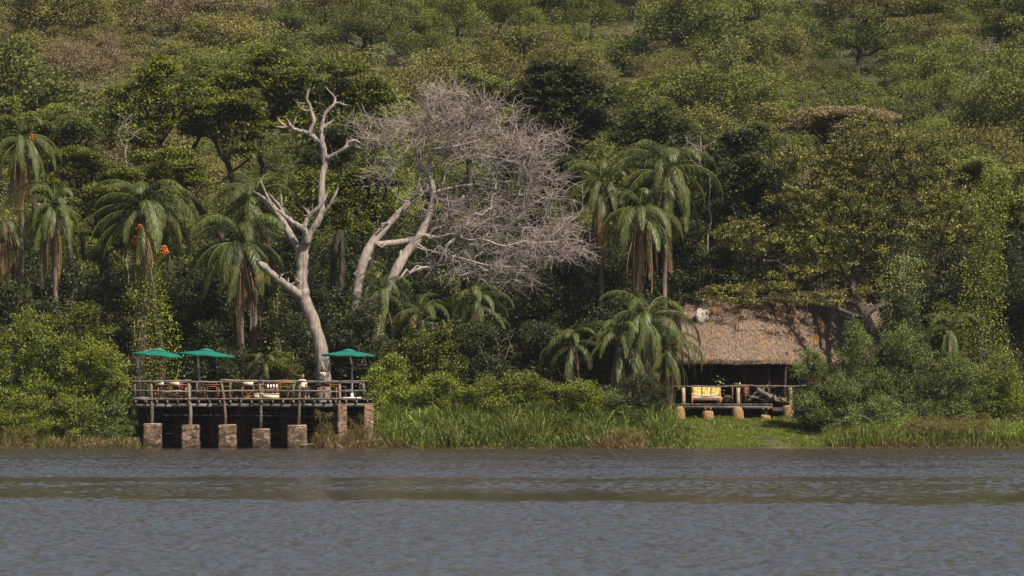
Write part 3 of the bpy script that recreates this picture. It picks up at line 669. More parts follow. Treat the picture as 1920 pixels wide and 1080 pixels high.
# a sign and a knot on the bleached tree
def skin_figure(verts, edges, rad, name, mat, parent, lv=2):
    me = bpy.data.meshes.new(name); o = bpy.data.objects.new(name, me); COL.objects.link(o)
    v = np.array(verts) ; me.from_pydata([tuple(a) for a in v], edges, [])
    m = o.modifiers.new('skin', 'SKIN'); 
    if not me.skin_vertices: raise RuntimeError('no skin layer')
    for i, r_ in enumerate(rad): me.skin_vertices[0].data[i].radius = (r_, r_) if np.isscalar(r_) else r_
    me.skin_vertices[0].data[0].use_root = True
    s = o.modifiers.new('sub', 'SUBSURF'); s.levels = lv; s.render_levels = lv
    me.materials.append(mat); o.parent = parent
    for p in me.polygons: p.use_smooth = True
    m.use_smooth_shade = True
    return o
def person():
    Y = Y1 + .35; x = X(567, Y)
    t = thing('person', 'person in a white shirt sitting at the deck railing beside a post, hands on lap', 'person', (x, Y, FZ))
    sh = .46; G = np.array
    V = [(0, 0, sh + .06), (0, -.01, sh + .22), (0, -.02, sh + .42), (0, -.03, sh + .53), (0, -.035, sh + .60),      # pelvis .. neck
         (-.09, -.06, sh + .03), (-.10, -.46, sh + .02), (-.10, -.44, .08), (-.10, -.56, .04),                          # left leg
         (.09, -.06, sh + .03), (.11, -.46, sh + .02), (.11, -.42, .08), (.12, -.54, .04),
         (-.18, -.02, sh + .47), (-.23, -.05, sh + .22), (-.10, -.26, sh + .15), (-.05, -.33, sh + .15),                # arms
         (.18, -.02, sh + .47), (.23, -.05, sh + .22), (.10, -.26, sh + .15), (.05, -.33, sh + .16)]
    E = [(0, 1), (1, 2), (2, 3), (3, 4), (0, 5), (5, 6), (6, 7), (7, 8), (0, 9), (9, 10), (10, 11), (11, 12), (3, 13), (13, 14), (14, 15), (15, 16), (3, 17), (17, 18), (18, 19), (19, 20)]
    Rr = [.14, .13, .15, .09, .055, .09, .065, .042, .035, .09, .065, .042, .035, .06, .045, .032, .028, .06, .045, .032, .028]
    body = skin_figure(V, E, Rr, 'body', M['skin'], t)
    # head: ellipsoid with face features in the same mesh
    def ell(c, r, nu=14, nv=10):
        a = np.linspace(0, 2 * math.pi, nu, endpoint=False); b = np.linspace(-math.pi / 2, math.pi / 2, nv)
        P = np.array([[c[0] + r[0] * math.cos(q) * math.cos(p), c[1] + r[1] * math.cos(q) * math.sin(p), c[2] + r[2] * math.sin(q)] for q in b for p in a])
        f = [[i * nu + j, i * nu + (j + 1) % nu, (i + 1) * nu + (j + 1) % nu, (i + 1) * nu + j] for i in range(nv - 1) for j in range(nu)]
        return P, np.array(f)
    mb = MB(); hz_ = sh + .73
    for c, r in (((0, -.05, hz_), (.072, .09, .11)), ((0, -.143, hz_ - .01), (.014, .02, .022)), ((0, -.128, hz_ - .055), (.028, .012, .008)), ((-.075, -.04, hz_), (.012, .02, .03)), ((.075, -.04, hz_), (.012, .02, .03))):
        P, f = ell(c, r); mb.add(P, f)
    mb.build('head', M['skin'], t, smooth=True, local=True)
    mb = MB()
    for sx in (-.028, .028): P, f = ell((sx, -.131, hz_ + .012), (.011, .008, .008), 8, 6); mb.add(P, f)
    mb.build('eyes', M['black'], t, smooth=True, local=True)
    mb = MB()
    for c, r in (((0, -.02, hz_ + .045), (.085, .1, .085)), ((0, .04, hz_ - .03), (.07, .05, .10)), ((-.03, .0, hz_ + .10), (.045, .045, .035))):
        P, f = ell(c, r); mb.add(P + rng.normal(0, .004, P.shape), f)
    mb.build('hair', M['hair'], t, smooth=True, local=True)
    V = [(0, 0, sh + .08), (0, -.01, sh + .22), (0, -.02, sh + .42), (0, -.03, sh + .52), (-.18, -.02, sh + .47), (-.225, -.04, sh + .3), (.18, -.02, sh + .47), (.225, -.04, sh + .3)]
    skin_figure(V, [(0, 1), (1, 2), (2, 3), (3, 4), (4, 5), (3, 6), (6, 7)], [.165, .15, .17, .10, .078, .066, .078, .066], 'shirt', M['white'], t)
    V = [(0, 0, sh + .05), (-.09, -.07, sh + .03), (-.10, -.46, sh + .02), (-.10, -.44, .14), (.09, -.07, sh + .03), (.11, -.46, sh + .02), (.11, -.42, .14)]
    skin_figure(V, [(0, 1), (1, 2), (2, 3), (0, 4), (4, 5), (5, 6)], [.155, .10, .078, .055, .10, .078, .055], 'trousers', M['trouser'], t)
    for s in (-1, 1):                        # fingers
        mb = MB()
        for k in range(4): mb.tube([(s * .05 + s * (-.02 + k * .013), -.34, sh + .15), (s * .03 + s * (-.02 + k * .013), -.375, sh + .148), (s * .02 + s * (-.02 + k * .013), -.40 + .006 * abs(k - 1), sh + .138)], [.009, .008, .006], 6)
        mb.tube([(s * .035, -.33, sh + .17), (s * .015, -.36, sh + .175)], [.010, .007], 6); mb.build('fingers', M['skin'], t, smooth=True, local=True)
    t.rotation_euler = (0, 0, R(35))
person()
director(567, Y1 + .42, R(35), 'director chair on which the person in white sits', 'darkcloth')

# ------------------------------------------------------------------ the thatched lodge
YL = 258.4
LZ = Z(757, YL - .3)                          # lodge deck floor
def lodge():
    t = thing('thatched_lodge', 'lodge with a big rounded thatched roof and a shaded veranda deck', 'building', (X(1400, YL), YL + 4, 1.6))
    # roof: loft between an eave outline and a ridge outline
    zE = Z(673, 258)
    eave = np.array([(X(1205, 268), 268), (X(1222, 262), 262), (X(1262, 259.6), 259.8), (X(1345, 259.1), 259.1), (X(1425, 259.1), 259.1), (X(1520, 262), 262.2), (X(1620, 266), 266), (X(1705, 271), 272), (X(1700, 279), 280), (X(1560, 281), 282), (X(1400, 280), 280), (X(1250, 276), 276)])
    cx = [1275, 1285, 1300, 1345, 1432, 1500, 1570, 1600, 1600, 1520, 1400, 1300]
    ridge = np.array([(X(c, 267), y) for c, y in zip(cx, [267.5, 266.6, 266.2, 266.2, 266.2, 267, 268.5, 270, 271, 271, 269.5, 268.5])])
    zR = np.array([Z(538, 267)] * 5 + [Z(527, 268)] * 5 + [Z(538, 267)] * 2)
    # resample outline
    def res(A, n):
        A = np.vstack([A, A[:1]]); k = len(A); tt = np.linspace(0, k - 1, n, endpoint=False); out = np.stack([np.interp(tt, np.arange(k), A[:, c]) for c in range(A.shape[1])], 1)
        for _ in range(3): out = (np.roll(out, 1, 0) + out * 2 + np.roll(out, -1, 0)) / 4
        return out
    n = 264; Ea = res(eave, n); Ra = res(np.column_stack([ridge, zR]), n); K = 40; V = []
    ph = rng.uniform(0, 6.28, 8)
    for j in range(K + 1):
        f = j / K; g = f
        zc = zE + (Ra[:, 2] - zE) * (g + .10 * math.sin(math.pi * g))
        p = Ea * (1 - g) + Ra[:, :2] * g
        V.append(np.column_stack([p, zc]))
    G = np.array(V)
    G += rng.normal(0, .008, G.shape)
    und = .035 * np.sin(np.arange(n) * .21 + 1) * np.sin(np.arange(K + 1)[:, None] * .2 + .7); G[:, :, 2] += und
    m = n; i = np.arange(K)[:, None] * m + np.arange(m)[None]; i2 = np.arange(K)[:, None] * m + (np.arange(m)[None] + 1) % m
    q = np.stack([i, i2, i2 + m, i + m], -1).reshape(-1, 4)
    V = G.reshape(-1, 3); base = len(V)
    low = G[0].copy(); low[:, 2] -= .16 + rng.uniform(0, .05, n); c = low[:, :2].mean(0)
    inn = low.copy(); inn[:, :2] = c + (low[:, :2] - c) * .93; inn[:, 2] += .32
    top = G[K].mean(0)[None]
    V = np.vstack([V, low, inn, top])
    a = np.arange(m); b_ = (a + 1) % m
    q = np.vstack([q, np.stack([base + a, base + b_, b_, a], -1), np.stack([base + m + a, base + m + b_, base + b_, base + a], -1)])
    tri = np.stack([K * m + a, K * m + b_, np.full(m, base + 2 * m)], -1)
    roof = mk('roof', V, [tri, q], M['thatch'], t, rnd=rng.uniform(.3, .7, len(V)))
    # loose straw lying down the slope
    ns = 90000; fi = rng.random(ns) * (K - 1.2); ai = rng.random(ns) * n
    keep = (ai < n * .75); fi, ai = fi[keep], ai[keep]; ns = len(fi)
    def smp(fi, ai):
        j = fi.astype(int); u = (fi - j)[:, None]; a0 = ai.astype(int) % n; v = (ai - ai.astype(int))[:, None]; a1 = (a0 + 1) % n; j1 = np.minimum(j + 1, K)
        return (G[j, a0] * (1 - v) + G[j, a1] * v) * (1 - u) + (G[j1, a0] * (1 - v) + G[j1, a1] * v) * u
    A = smp(fi, ai); B = smp(fi + .6, ai); d = unit(A - B); nr = unit(np.cross(unit(smp(fi, ai + .5) - A), -d)); nr[nr[:, 2] < 0] *= -1
    L = rng.uniform(.12, .34, ns)[:, None]; wd = rng.uniform(.006, .016, ns)[:, None]
    d = unit(d + rng.normal(0, .10, d.shape)); sd = unit(np.cross(d, nr))
    p0 = A + nr * .015; p1 = A + d * L + nr * (.02 + rng.uniform(0, .045, ns)[:, None])
    VV = np.stack([p0 - sd * wd, p0 + sd * wd, p1 + sd * wd * .6, p1 - sd * wd * .6], 1).reshape(-1, 3)
    rn = np.repeat(np.clip(rng.normal(.55, .22, ns), 0, 1), 4)
    # fringe along the eave
    nf = 9000; ai = rng.random(nf) * n * .75; A = smp(np.zeros(nf), ai); outd = A[:, :2] - c; outd = outd / np.linalg.norm(outd, axis=1, keepdims=True)
    A[:, 2] -= rng.uniform(-.02, .16, nf); dd = np.column_stack([outd * .5, -np.ones(nf)]) * rng.uniform(.05, .16, nf)[:, None]; tg = np.column_stack([-outd[:, 1], outd[:, 0], np.zeros(nf)]) * .008
    VF = np.stack([A - tg, A + tg, A + dd + tg * .5, A + dd - tg * .5], 1).reshape(-1, 3)
    VV = np.vstack([VV, VF]); rn = np.concatenate([rn, np.repeat(rng.uniform(.1, .6, nf), 4)])
    s = mk('straw', VV, np.arange(len(VV)).reshape(-1, 4), M['thatch'], None, rnd=rn)
    ro = parent_loc(t); s.parent = roof; s.location = tuple(-ro)
    # veranda posts and walls
    zf = LZ; yb = 263.2
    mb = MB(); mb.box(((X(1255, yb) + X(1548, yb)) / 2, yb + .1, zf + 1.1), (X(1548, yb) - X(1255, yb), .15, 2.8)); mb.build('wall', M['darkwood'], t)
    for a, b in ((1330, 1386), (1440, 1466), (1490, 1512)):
        mb = MB(); mb.box(((X(a, yb) + X(b, yb)) / 2, yb - .01, zf + 1.15), (X(b, yb) - X(a, yb), .08, 2.3)); mb.build('doorway_dark_panel', M['black'], t)  # flat black panel paints the dark inside of an open doorway
    for a in (1264, 1332, 1396, 1440, 1472):
        mb = MB(); mb.tube(wob((X(a, 261), 261, zf - .1), (X(a, 261) + .03, 261, zE + .35), 5, .015), .085, 8); mb.build('roof_post', M['darkwood'], t, smooth=True)
    mb = MB(); mb.tube(wob((X(1250, 261), 261, zE + .3), (X(1478, 261), 261, zE + .3), 8, .02), .09, 8); mb.build('roof_beam', M['darkwood'], t, smooth=True)
    # deck
    xa, xb, xc = X(1258, YL), X(1448, YL), X(1600, YL)
    mb = MB()
    for k in range(44):
        a = xa + (xb - xa) * k / 44; mb.box((a + .06, YL + 1.9, zf - .03), ((xb - xa) / 44 - .01, 4.2, .05), r=rng.random(), jit=.004)
    mb.build('floor', M['plank'], t)
    mb = MB()
    for k in range(34):
        a = xb + (xc - xb) * k / 34; mb.box((a + .06, YL + 2.1, zf - .24), ((xc - xb) / 34 - .01, 4.4, .05), r=rng.random(), jit=.006)
    mb.build('lower_floor', M['plank'], t)
    mb = MB(); mb.box(((xa + xb) / 2, YL - .12, zf - .16), (xb - xa, .08, .2), jit=.01); mb.build('beam', M['plank'], t)
    mb = MB(); mb.box(((xb + xc) / 2, YL - .06, zf - .36), (xc - xb, .08, .16), jit=.01); mb.build('beam', M['plank'], t)
    for a in (1281, 1384, 1482, 1586):
        mb = MB(); mb.tube(wob((X(a, YL), YL - .05, zf - (.1 if a < 1450 else .3)), (X(a, YL), YL - .05, zf + .86), 4, .006), .105, 10); mb.build('railing_post', M['cutlog'], t, smooth=True)
    xs = [1256, 1281, 1340, 1384, 1440, 1482, 1530, 1600]
    for a, b in zip(xs[:-1], xs[1:]):
        mb = MB(); mb.tube(wob((X(a, YL) - .05, YL - .1, zf + .93 + rng.uniform(-.02, .02)), (X(b, YL) + .05, YL - .1, zf + .93 + rng.uniform(-.02, .02)), 6, .012), .042, 7); mb.build('rail', M['log'], t, smooth=True)
    # mud-plastered stumps
    for px_, w_, top, mat in ((1273, 22, 762, 'mud'), (1327, 21, 770, 'mud'), (1383, 21, 763, 'mud'), (1435, 18, 778, 'mud'), (1478, 20, 760, 'mud')):
        a = X(px_, YL); zt_ = Z(top, YL); zb_ = float(hz(a, YL)) - .25; r_ = w_ / 2 / PX(YL); mb = MB()
        k = 8; zz = np.linspace(zb_, zt_, k); rr = r_ * np.array([1.1, 1.04, 1.02, 1.0, 1.0, .99, .97, .86]) 
        mb.tube(np.column_stack([np.full(k, a) + rng.normal(0, .008, k), np.full(k, YL + .05), zz]), rr * 1.1, 12); mb.build('stump', M[mat], t, smooth=True)
        mb = MB(); mb.tube([(a, YL + .05, zt_ - .1), (a + .01, YL + .05, zf - .2)], .07, 8); mb.build('post', M['log'], t)
        mb = MB(); mb.box((a - .14, YL - .05, zf - .28), (.07, .3, .16), jit=.01); mb.box((a + .14, YL - .05, zf - .28), (.07, .3, .16), jit=.01); mb.build('bracket', M['wood'], t)
    return t
M['cutlog'] = solid_mat('barkless post', (.24, .18, .10), (.46, .36, .23), 7, (1, 1, .3), bump=.4)
lodge()

def sofa():
    Y = YL + .62; x0, x1 = X(1296, Y), X(1352, Y); z = LZ; t = thing('sofa', 'cane sofa with three yellow patterned cushions and a white seat pad', 'sofa', ((x0 + x1) / 2, Y, z))
    mb = MB(); mb.box(((x0 + x1) / 2, Y - .02, z + .24), (x1 - x0 - .06, .72, .12), jit=.005)
    for k in range(22): mb.tube([(x0 + .05 + k * (x1 - x0 - .1) / 21, Y - .4, z + .17), (x0 + .05 + k * (x1 - x0 - .1) / 21, Y - .4, z + .32)], .014, 5)
    mb.build('frame', M['cane'], t)
    for sx in (x0 + .04, x1 - .04):
        for sy in (-.38, .36): mb = MB(); mb.tube([(sx, Y + sy, z), (sx, Y + sy, z + (.36 if sy < 0 else .85))], .035, 8); mb.build('leg', M['cane'], t)
        mb = MB(); mb.tube([(sx, Y - .38, z + .36), (sx, Y + .36, z + .62)], .03, 6); mb.tube([(sx, Y - .38, z + .14), (sx, Y + .36, z + .14)], .022, 6); mb.build('side_rail', M['cane'], t)
    mb = MB(); mb.tube([(x0 + .04, Y + .36, z + .85), (x1 - .04, Y + .36, z + .85)], .03, 6); mb.tube([(x0 + .04, Y + .36, z + .5), (x1 - .04, Y + .36, z + .5)], .025, 6); mb.build('back_rail', M['cane'], t)
    def pad(name, c, d, mat, tiltx=0, puff=.25):
        n = 10; u = np.linspace(-1, 1, n); gx, gy = np.meshgrid(u, u); e = (1 - np.abs(gx) ** 4) * (1 - np.abs(gy) ** 4); h = (1 - puff) + puff * e; h[[0, -1]] *= .6; h[:, [0, -1]] *= .6
        F_ = []; V = np.vstack([np.column_stack([gx.ravel() * d[0] / 2, gy.ravel() * d[1] / 2, h.ravel() * d[2] / 2]), np.column_stack([gx.ravel() * d[0] / 2, gy.ravel() * d[1] / 2, -h.ravel() * d[2] / 2])])
        i = (np.arange(n - 1)[:, None] * n + np.arange(n - 1)[None]).ravel(); q = np.stack([i, i + 1, i + n + 1, i + n], -1); F_ = np.vstack([q, q[:, ::-1] + n * n])
        for row in (np.arange(n - 1), np.arange(n - 1) + n * (n - 1)): F_ = np.vstack([F_, np.stack([row, row + 1, row + 1 + n * n, row + n * n], -1)])
        for colm in (np.arange(n - 1) * n, np.arange(n - 1) * n + n - 1): F_ = np.vstack([F_, np.stack([colm, colm + n, colm + n + n * n, colm + n * n], -1)])
        ca, sa = math.cos(tiltx), math.sin(tiltx); V = np.column_stack([V[:, 0], V[:, 1] * ca - V[:, 2] * sa, V[:, 1] * sa + V[:, 2] * ca]) + np.array(c)
        mk(name, V, F_, M[mat], t, smooth=True)
    pad('seat_pad', ((x0 + x1) / 2, Y - .05, z + .38), (x1 - x0 - .1, .74, .17), 'white')
    w_ = (x1 - x0 - .12) / 3
    for k in range(3): pad('back_cushion', (x0 + .06 + w_ * (k + .5), Y + .24, z + .67), (w_ - .01, .46, .15), 'pattern', R(72), .4)
sofa()
def potted_plant():
    Y = YL + 1.3; x = X(1348, Y); t = thing('potted_plant', 'leafy pot plant with large pale green leaves behind the sofa', 'plant', (x, Y, LZ))
    mb = MB(); mb.tube([(x, Y, LZ), (x, Y, LZ + .12), (x, Y, LZ + .34), (x, Y, LZ + .36)], [.13, .17, .2, .17], 12); mb.build('pot', M['mud'], t, smooth=True)
    mb = MB(); mb.tube([(x, Y, LZ + .3), (x + .03, Y, LZ + 1.2)], [.025, .015], 6); mb.build('stem', M['bark_mid'], t)
    mb = MB()
    for k in range(30):
        a = k * 2.4; el = rng.uniform(-.1, .75); L = rng.uniform(.34, .5); z0 = LZ + .5 + .95 * k / 30; d = np.array([math.cos(a), math.sin(a) * .8 - .25, el]); d /= np.linalg.norm(d); s = unit(np.cross(d, [0, 0, 1])); b = np.array([x, Y, z0])
        p1 = b + d * L * .35; p2 = b + d * L * .7 + [0, 0, -.03]; p3 = b + d * L + [0, 0, -.12]; wv = .085
        mb.add(np.array([b, p1 - s * wv, p1 + [0, 0, .02], p1 + s * wv, p2 - s * wv * .8, p2 + [0, 0, .015], p2 + s * wv * .8, p3]), [np.array([[0, 2, 1], [0, 3, 2], [4, 5, 7], [5, 6, 7]]), np.array([[1, 2, 5, 4], [2, 3, 6, 5]])], r=rng.uniform(.4, .9))
    mb.build('leaves', M['bigleaf'], t)
M['bigleaf'] = leaf_mat('broad pale leaves', (.08, .13, .04), (.22, .30, .12), (.38, .44, .25))
potted_plant()
def veranda_table():
    Y = YL + .9; x0, x1 = X(1371, Y), X(1400, Y); t = thing('veranda_table', 'small reddish wooden table on the lodge veranda beside the railing post', 'table', ((x0 + x1) / 2, Y, LZ))
    mb = MB(); mb.box(((x0 + x1) / 2, Y, LZ + 1.0), (x1 - x0, .6, .05), jit=.005); mb.build('tabletop', M['wood'], t)
    for sx in (x0 + .06, x1 - .06):
        for sy in (-.24, .24): mb = MB(); mb.box((sx, Y + sy, LZ + .49), (.05, .05, .97)); mb.build('leg', M['wood'], t)
    mb = MB(); xx = X(1379, Y); mb.tube([(xx, Y, LZ + 1.03), (xx, Y, LZ + 1.09), (xx, Y, LZ + 1.11)], [.1, .13, .12], 12)
    o = mb.build('bowl', M['wood']); tag(o, 'wooden bowl on the small veranda table', 'bowl')
    mb = MB(); xx = X(1387, Y); mb.tube([(xx, Y, LZ + 1.03), (xx, Y, LZ + 1.13)], [.03, .036], 10); o = mb.build('glass', M['white']); tag(o, 'pale glass standing on the small veranda table', 'glass')
    # chair beside it
    Y2 = Y + .15; x = X(1397, Y2); c = thing('wooden_chair', 'dark wooden chair partly behind the veranda railing post', 'chair', (x, Y2, LZ))
    for sx in (-.22, .22):
        mb = MB(); mb.tube([(x + sx, Y2 - .22, LZ), (x + sx * .95, Y2 - .2, LZ + .45)], .025, 6); mb.build('leg', M['darkwood'], c)
        mb = MB(); mb.tube([(x + sx, Y2 + .24, LZ), (x + sx * .95, Y2 + .22, LZ + .45), (x + sx, Y2 + .3, LZ + .95)], .025, 6); mb.build('leg', M['darkwood'], c)
    mb = MB(); mb.box((x, Y2, LZ + .46), (.5, .5, .04)); mb.build('seat', M['wood'], c)
    mb = MB(); 
    for k in range(4): mb.box((x, Y2 + .245 + k * .012, LZ + .58 + k * .1), (.44, .02, .06))
    mb.build('backrest', M['wood'], c)
veranda_table()
def heap():
    # round dark cushion / pot beside the sofa and a bleached log on the veranda
    Y = YL + .5; x = X(1364, Y); mb = MB()
    an = np.linspace(0, 1, 7); mb.tube(np.column_stack([np.full(7, x) + an * .5 - .25, np.full(7, Y), LZ + .2 + .12 * an]), [.06, .17, .21, .22, .2, .16, .05], 12)
    o = mb.build('bolster', M['darkcloth'], smooth=True); tag(o, 'grey round bolster lying on the veranda floor right of the sofa', 'cushion')
    t = thing('driftwood', 'pile of dark gnarled driftwood branches lying on the lodge deck', 'driftwood', (X(1435, Y), Y, LZ))
    for k, (a, ya, b, yb, r_) in enumerate([(1402, 752, 1440, 722, .10), (1420, 730, 1462, 752, .13), (1440, 740, 1478, 755, .09), (1405, 745, 1455, 742, .08), (1415, 725, 1450, 726, .06), (1430, 752, 1475, 748, .12)]):
        mb = MB(); yy = Y + rng.uniform(-.2, .3); p = W(a, ya, yy); q = W(b, yb, yy + .2); p[2] = max(p[2], LZ + r_); q[2] = max(q[2], LZ + r_)
        P = wob(p, q, 8, .05); mb.tube(P, np.linspace(r_, r_ * .5, 8), 7)
        for j in (2, 4, 5): mb.tube(wob(P[j], P[j] + rng.normal(0, .22, 3) + [0, 0, .12], 4, .03), [.04, .03, .02, .01], 5)
        mb.build('branch', M['bark_mid'], t, smooth=True)
heap()
def white_lump():
    c = W(1318, 597, 262.4); t = thing('weathered_chimney', 'crumbling whitewashed chimney stub sticking out of the left end of the thatch', 'chimney', c)
    V = []; n = 11; zs = np.linspace(-.55, .45, 9)
    for i, z in enumerate(zs):
        r_ = .34 - .12 * abs(z) + rng.uniform(-.04, .04)
        for k in range(n): a = k / n * 2 * math.pi; q = r_ * rng.uniform(.75, 1.2); V.append(c + [math.cos(a) * q + .06 * z, math.sin(a) * q * .8, z + rng.uniform(-.05, .05)])
    V = np.array(V); i = np.arange(8)[:, None] * n + np.arange(n)[None]; i2 = np.arange(8)[:, None] * n + (np.arange(n)[None] + 1) % n
    V = np.vstack([V, c + [.03, 0, .5]]); tri = np.array([[8 * n + k, 8 * n + (k + 1) % n, len(V) - 1] for k in range(n)])
    mk('stub', V, [tri, np.stack([i, i2, i2 + n, i + n], -1).reshape(-1, 4)], M['chalk'], t)
    mb = MB(); P = np.array([W(1314, 606, 262.1), W(1311, 592, 262.1), W(1312, 580, 262.3)]); mb.tube(P + rng.normal(0, .03, P.shape), [.26, .2, .13], 6); mb.build('horn', M['chalk'], t)
white_lump()

# ------------------------------------------------------------------ the two dead trees
def dead_white():
    Y = YD + 6.2; s = Y / F
    br = [ # (px, py, width px, depth offset m)
     [(608,745,33,0),(607,700,31,0),(602,655,29,0),(590,612,27,0),(577,578,27,0),(568,552,29,0),(565,530,26,0),(566,505,25,0),(568,480,24,0),(571,460,21,0),(580,440,18,-.1),(592,418,19,-.2),(601,399,17,-.2),(602,370,15,-.2),(604,336,14,-.1),(608,312,14,0),(609,300,14,0),(607,280,13,0),(603,262,11,0),(602,246,9,0),(605,228,8,0),(611,211,7.5,0),(620,202,7,0),(627,194,6,0),(628,184,4.5,.1),(621,175,4,.1),(613,166,2.5,.2)],
     [(627,195,6,0),(636,193,5.5,-.1),(643,196,4.5,-.2),(651,197,2.5,-.3)],
     [(604,240,6,0),(612,234,5,.1),(620,229,4,.2),(629,222,2,.3)],
     [(604,268,12,0),(595,262,11,.1),(585,255,11,.2),(575,249,10,.3),(562,246,9,.4),(549,241,8,.5),(540,238,7,.5),(530,233,6,.6),(523,225,4,.7)],
     [(538,238,6,.5),(530,239,4,.4),(521,238,3,.3)],
     [(549,241,7,.5),(544,234,7,.4),(540,226,4,.4)],
     [(549,241,4,.5),(552,230,3,.6),(556,217,1.8,.7)],
     [(580,251,10,.2),(584,240,9,.2),(589,227,8.5,.2),(586,215,8,.2),(582,205,7,.2),(580,195,6,.2),(575,186,5.5,.2),(577,176,5,.2),(579,169,3,.2)],
     [(582,206,4,.2),(573,207,3.5,.1),(564,203,2.5,0),(561,198,1.6,0)],
     [(578,193,4,.2),(568,194,3.5,.3),(560,193,2.6,.4),(555,190,1.6,.5)],
     [(609,300,12,0),(618,295,9,-.2),(627,289,8,-.3),(637,284,8,-.4),(647,277,8,-.5),(653,268,7,-.5),(661,264,6,-.6),(668,264,5,-.6),(675,268,3,-.7)],
     [(650,275,6,-.5),(659,272,6,-.4),(667,275,5,-.4),(675,277,3,-.3)],
     [(567,482,24,0),(559,466,18,.3),(548,446,15,.5),(539,430,15,.7),(531,416,15,.8),(520,398,13,1.0),(508,383,11,1.1),(496,372,9,1.2),(488,366,7,1.3),(481,362,3,1.3)],
     [(508,382,8,1.1),(502,370,6,1.1),(496,356,5,1.1),(489,340,3,1.1)],
     [(574,455,20,-.3),(573,435,15,-.6),(567,428,13,-.7),(556,421,12,-.7),(545,414,11,-.8),(534,405,9,-.9),(527,398,7,-.9),(519,393,4,-.9)],
     [(532,404,8,-.9),(528,392,8,-.8),(520,381,6,-.8),(512,372,4,-.8),(507,366,3,-.7)],
     [(529,392,5,-.8),(528,380,4,-.8),(527,364,3,-.7)],
     [(567,430,13,-.7),(575,415,11,-.7),(579,405,9,-.7),(577,395,7,-.7)],
     [(576,411,9,-.7),(585,400,10,-.8),(597,389,9,-.9),(606,377,8,-.9),(612,366,6,-.9)],
     [(602,402,11,-.2),(610,396,8,-.3),(618,386,7,-.4),(625,372,6,-.5),(630,362,5,-.5),(633,354,3,-.5)],
     [(618,386,3,-.4),(625,381,2,-.6),(632,377,1.4,-.8)],
     [(567,555,26,0),(556,550,20,-.3),(545,541,17,-.6),(532,531,16,-.9),(518,521,16,-1.2),(503,508,16,-1.5),(493,499,16,-1.7),(483,491,11,-1.9)],
     [(566,530,12,0),(559,528,5,-.4),(555,523,3,-.6)],
    ]
    base = W(608, 745, Y); base[2] = float(hz(base[0], Y)) - .2
    t = thing('dead_tree', 'tall bleached white dead tree with bare broken limbs rising behind the deck', 'tree', base)
    for k, b in enumerate(br):
        P = np.array([W(p[0], p[1], Y + p[3]) for p in b]); rr = np.array([p[2] for p in b]) * s / 2 * .88
        if k == 0: P = np.vstack([base, P]); rr = np.concatenate([[rr[0] * 1.3], rr])
        # smooth resample
        n = (len(P) - 1) * 4 + 1; tt = np.linspace(0, len(P) - 1, n); i0 = np.clip(tt.astype(int), 0, len(P) - 2); f = (tt - i0)[:, None]
        g = lambda A, i: A[np.clip(i, 0, len(A) - 1)]
        def cr(A):
            a, b_, c, d = g(A, i0 - 1), g(A, i0), g(A, i0 + 1), g(A, i0 + 2)
            return .5 * ((2 * b_) + (-a + c) * f + (2 * a - 5 * b_ + 4 * c - d) * f ** 2 + (-a + 3 * b_ - 3 * c + d) * f ** 3)
        PP = cr(P); RR = np.maximum(cr(rr[:, None])[:, 0], .018) * (1 + .045 * np.sin(tt * 3.1 + k) + rng.normal(0, .04, n)); PP[1:-1] += rng.normal(0, .06, (n - 2, 3)) * RR[1:-1, None]
        mb = MB(); mb.tube(PP, RR, 14 if k == 0 else 9)
        e = unit(PP[-1] - PP[-2])
        for q in range(4): mb.tube([PP[-1] - e * .05, PP[-1] + e * rng.uniform(.08, .3) + rng.normal(0, RR[-1] * .8, 3)], [RR[-1] * .55, .006], 4, cap=False)
        for q in range(3 + len(b) // 2):
            j = rng.integers(2, n - 1); dd = unit(rng.normal(0, 1, 3)); L_ = rng.uniform(.6, 1.6) * RR[j] + .1
            mb.tube([PP[j], PP[j] + dd * (RR[j] + L_ * .5), PP[j] + dd * (RR[j] + L_) + [0, 0, .08]], [RR[j] * .35, RR[j] * .2, .008], 5, cap=False)
        mb.build('trunk' if k == 0 else 'limb', M['bark_pale'], t, smooth=True)
    # small painted board and a dark scar on the trunk
    mb = MB(); c = W(605, 702, Y - .62); mb.box(c, (.3, .03, .24), tilt=.08); o = mb.build('sign', M['cream'])
    tag(o, 'small weathered cream board with faded marks nailed to the bleached trunk', 'sign')
    mb = MB()
    for k in range(5): mb.box(c + [-.09 + k * .045, -.02, .02 + .03 * (-1) ** k], (.028, .008, .09), r=0)
    o2 = mb.build('marks', M['bark_mid'], None); o2.parent = o
dead_white()

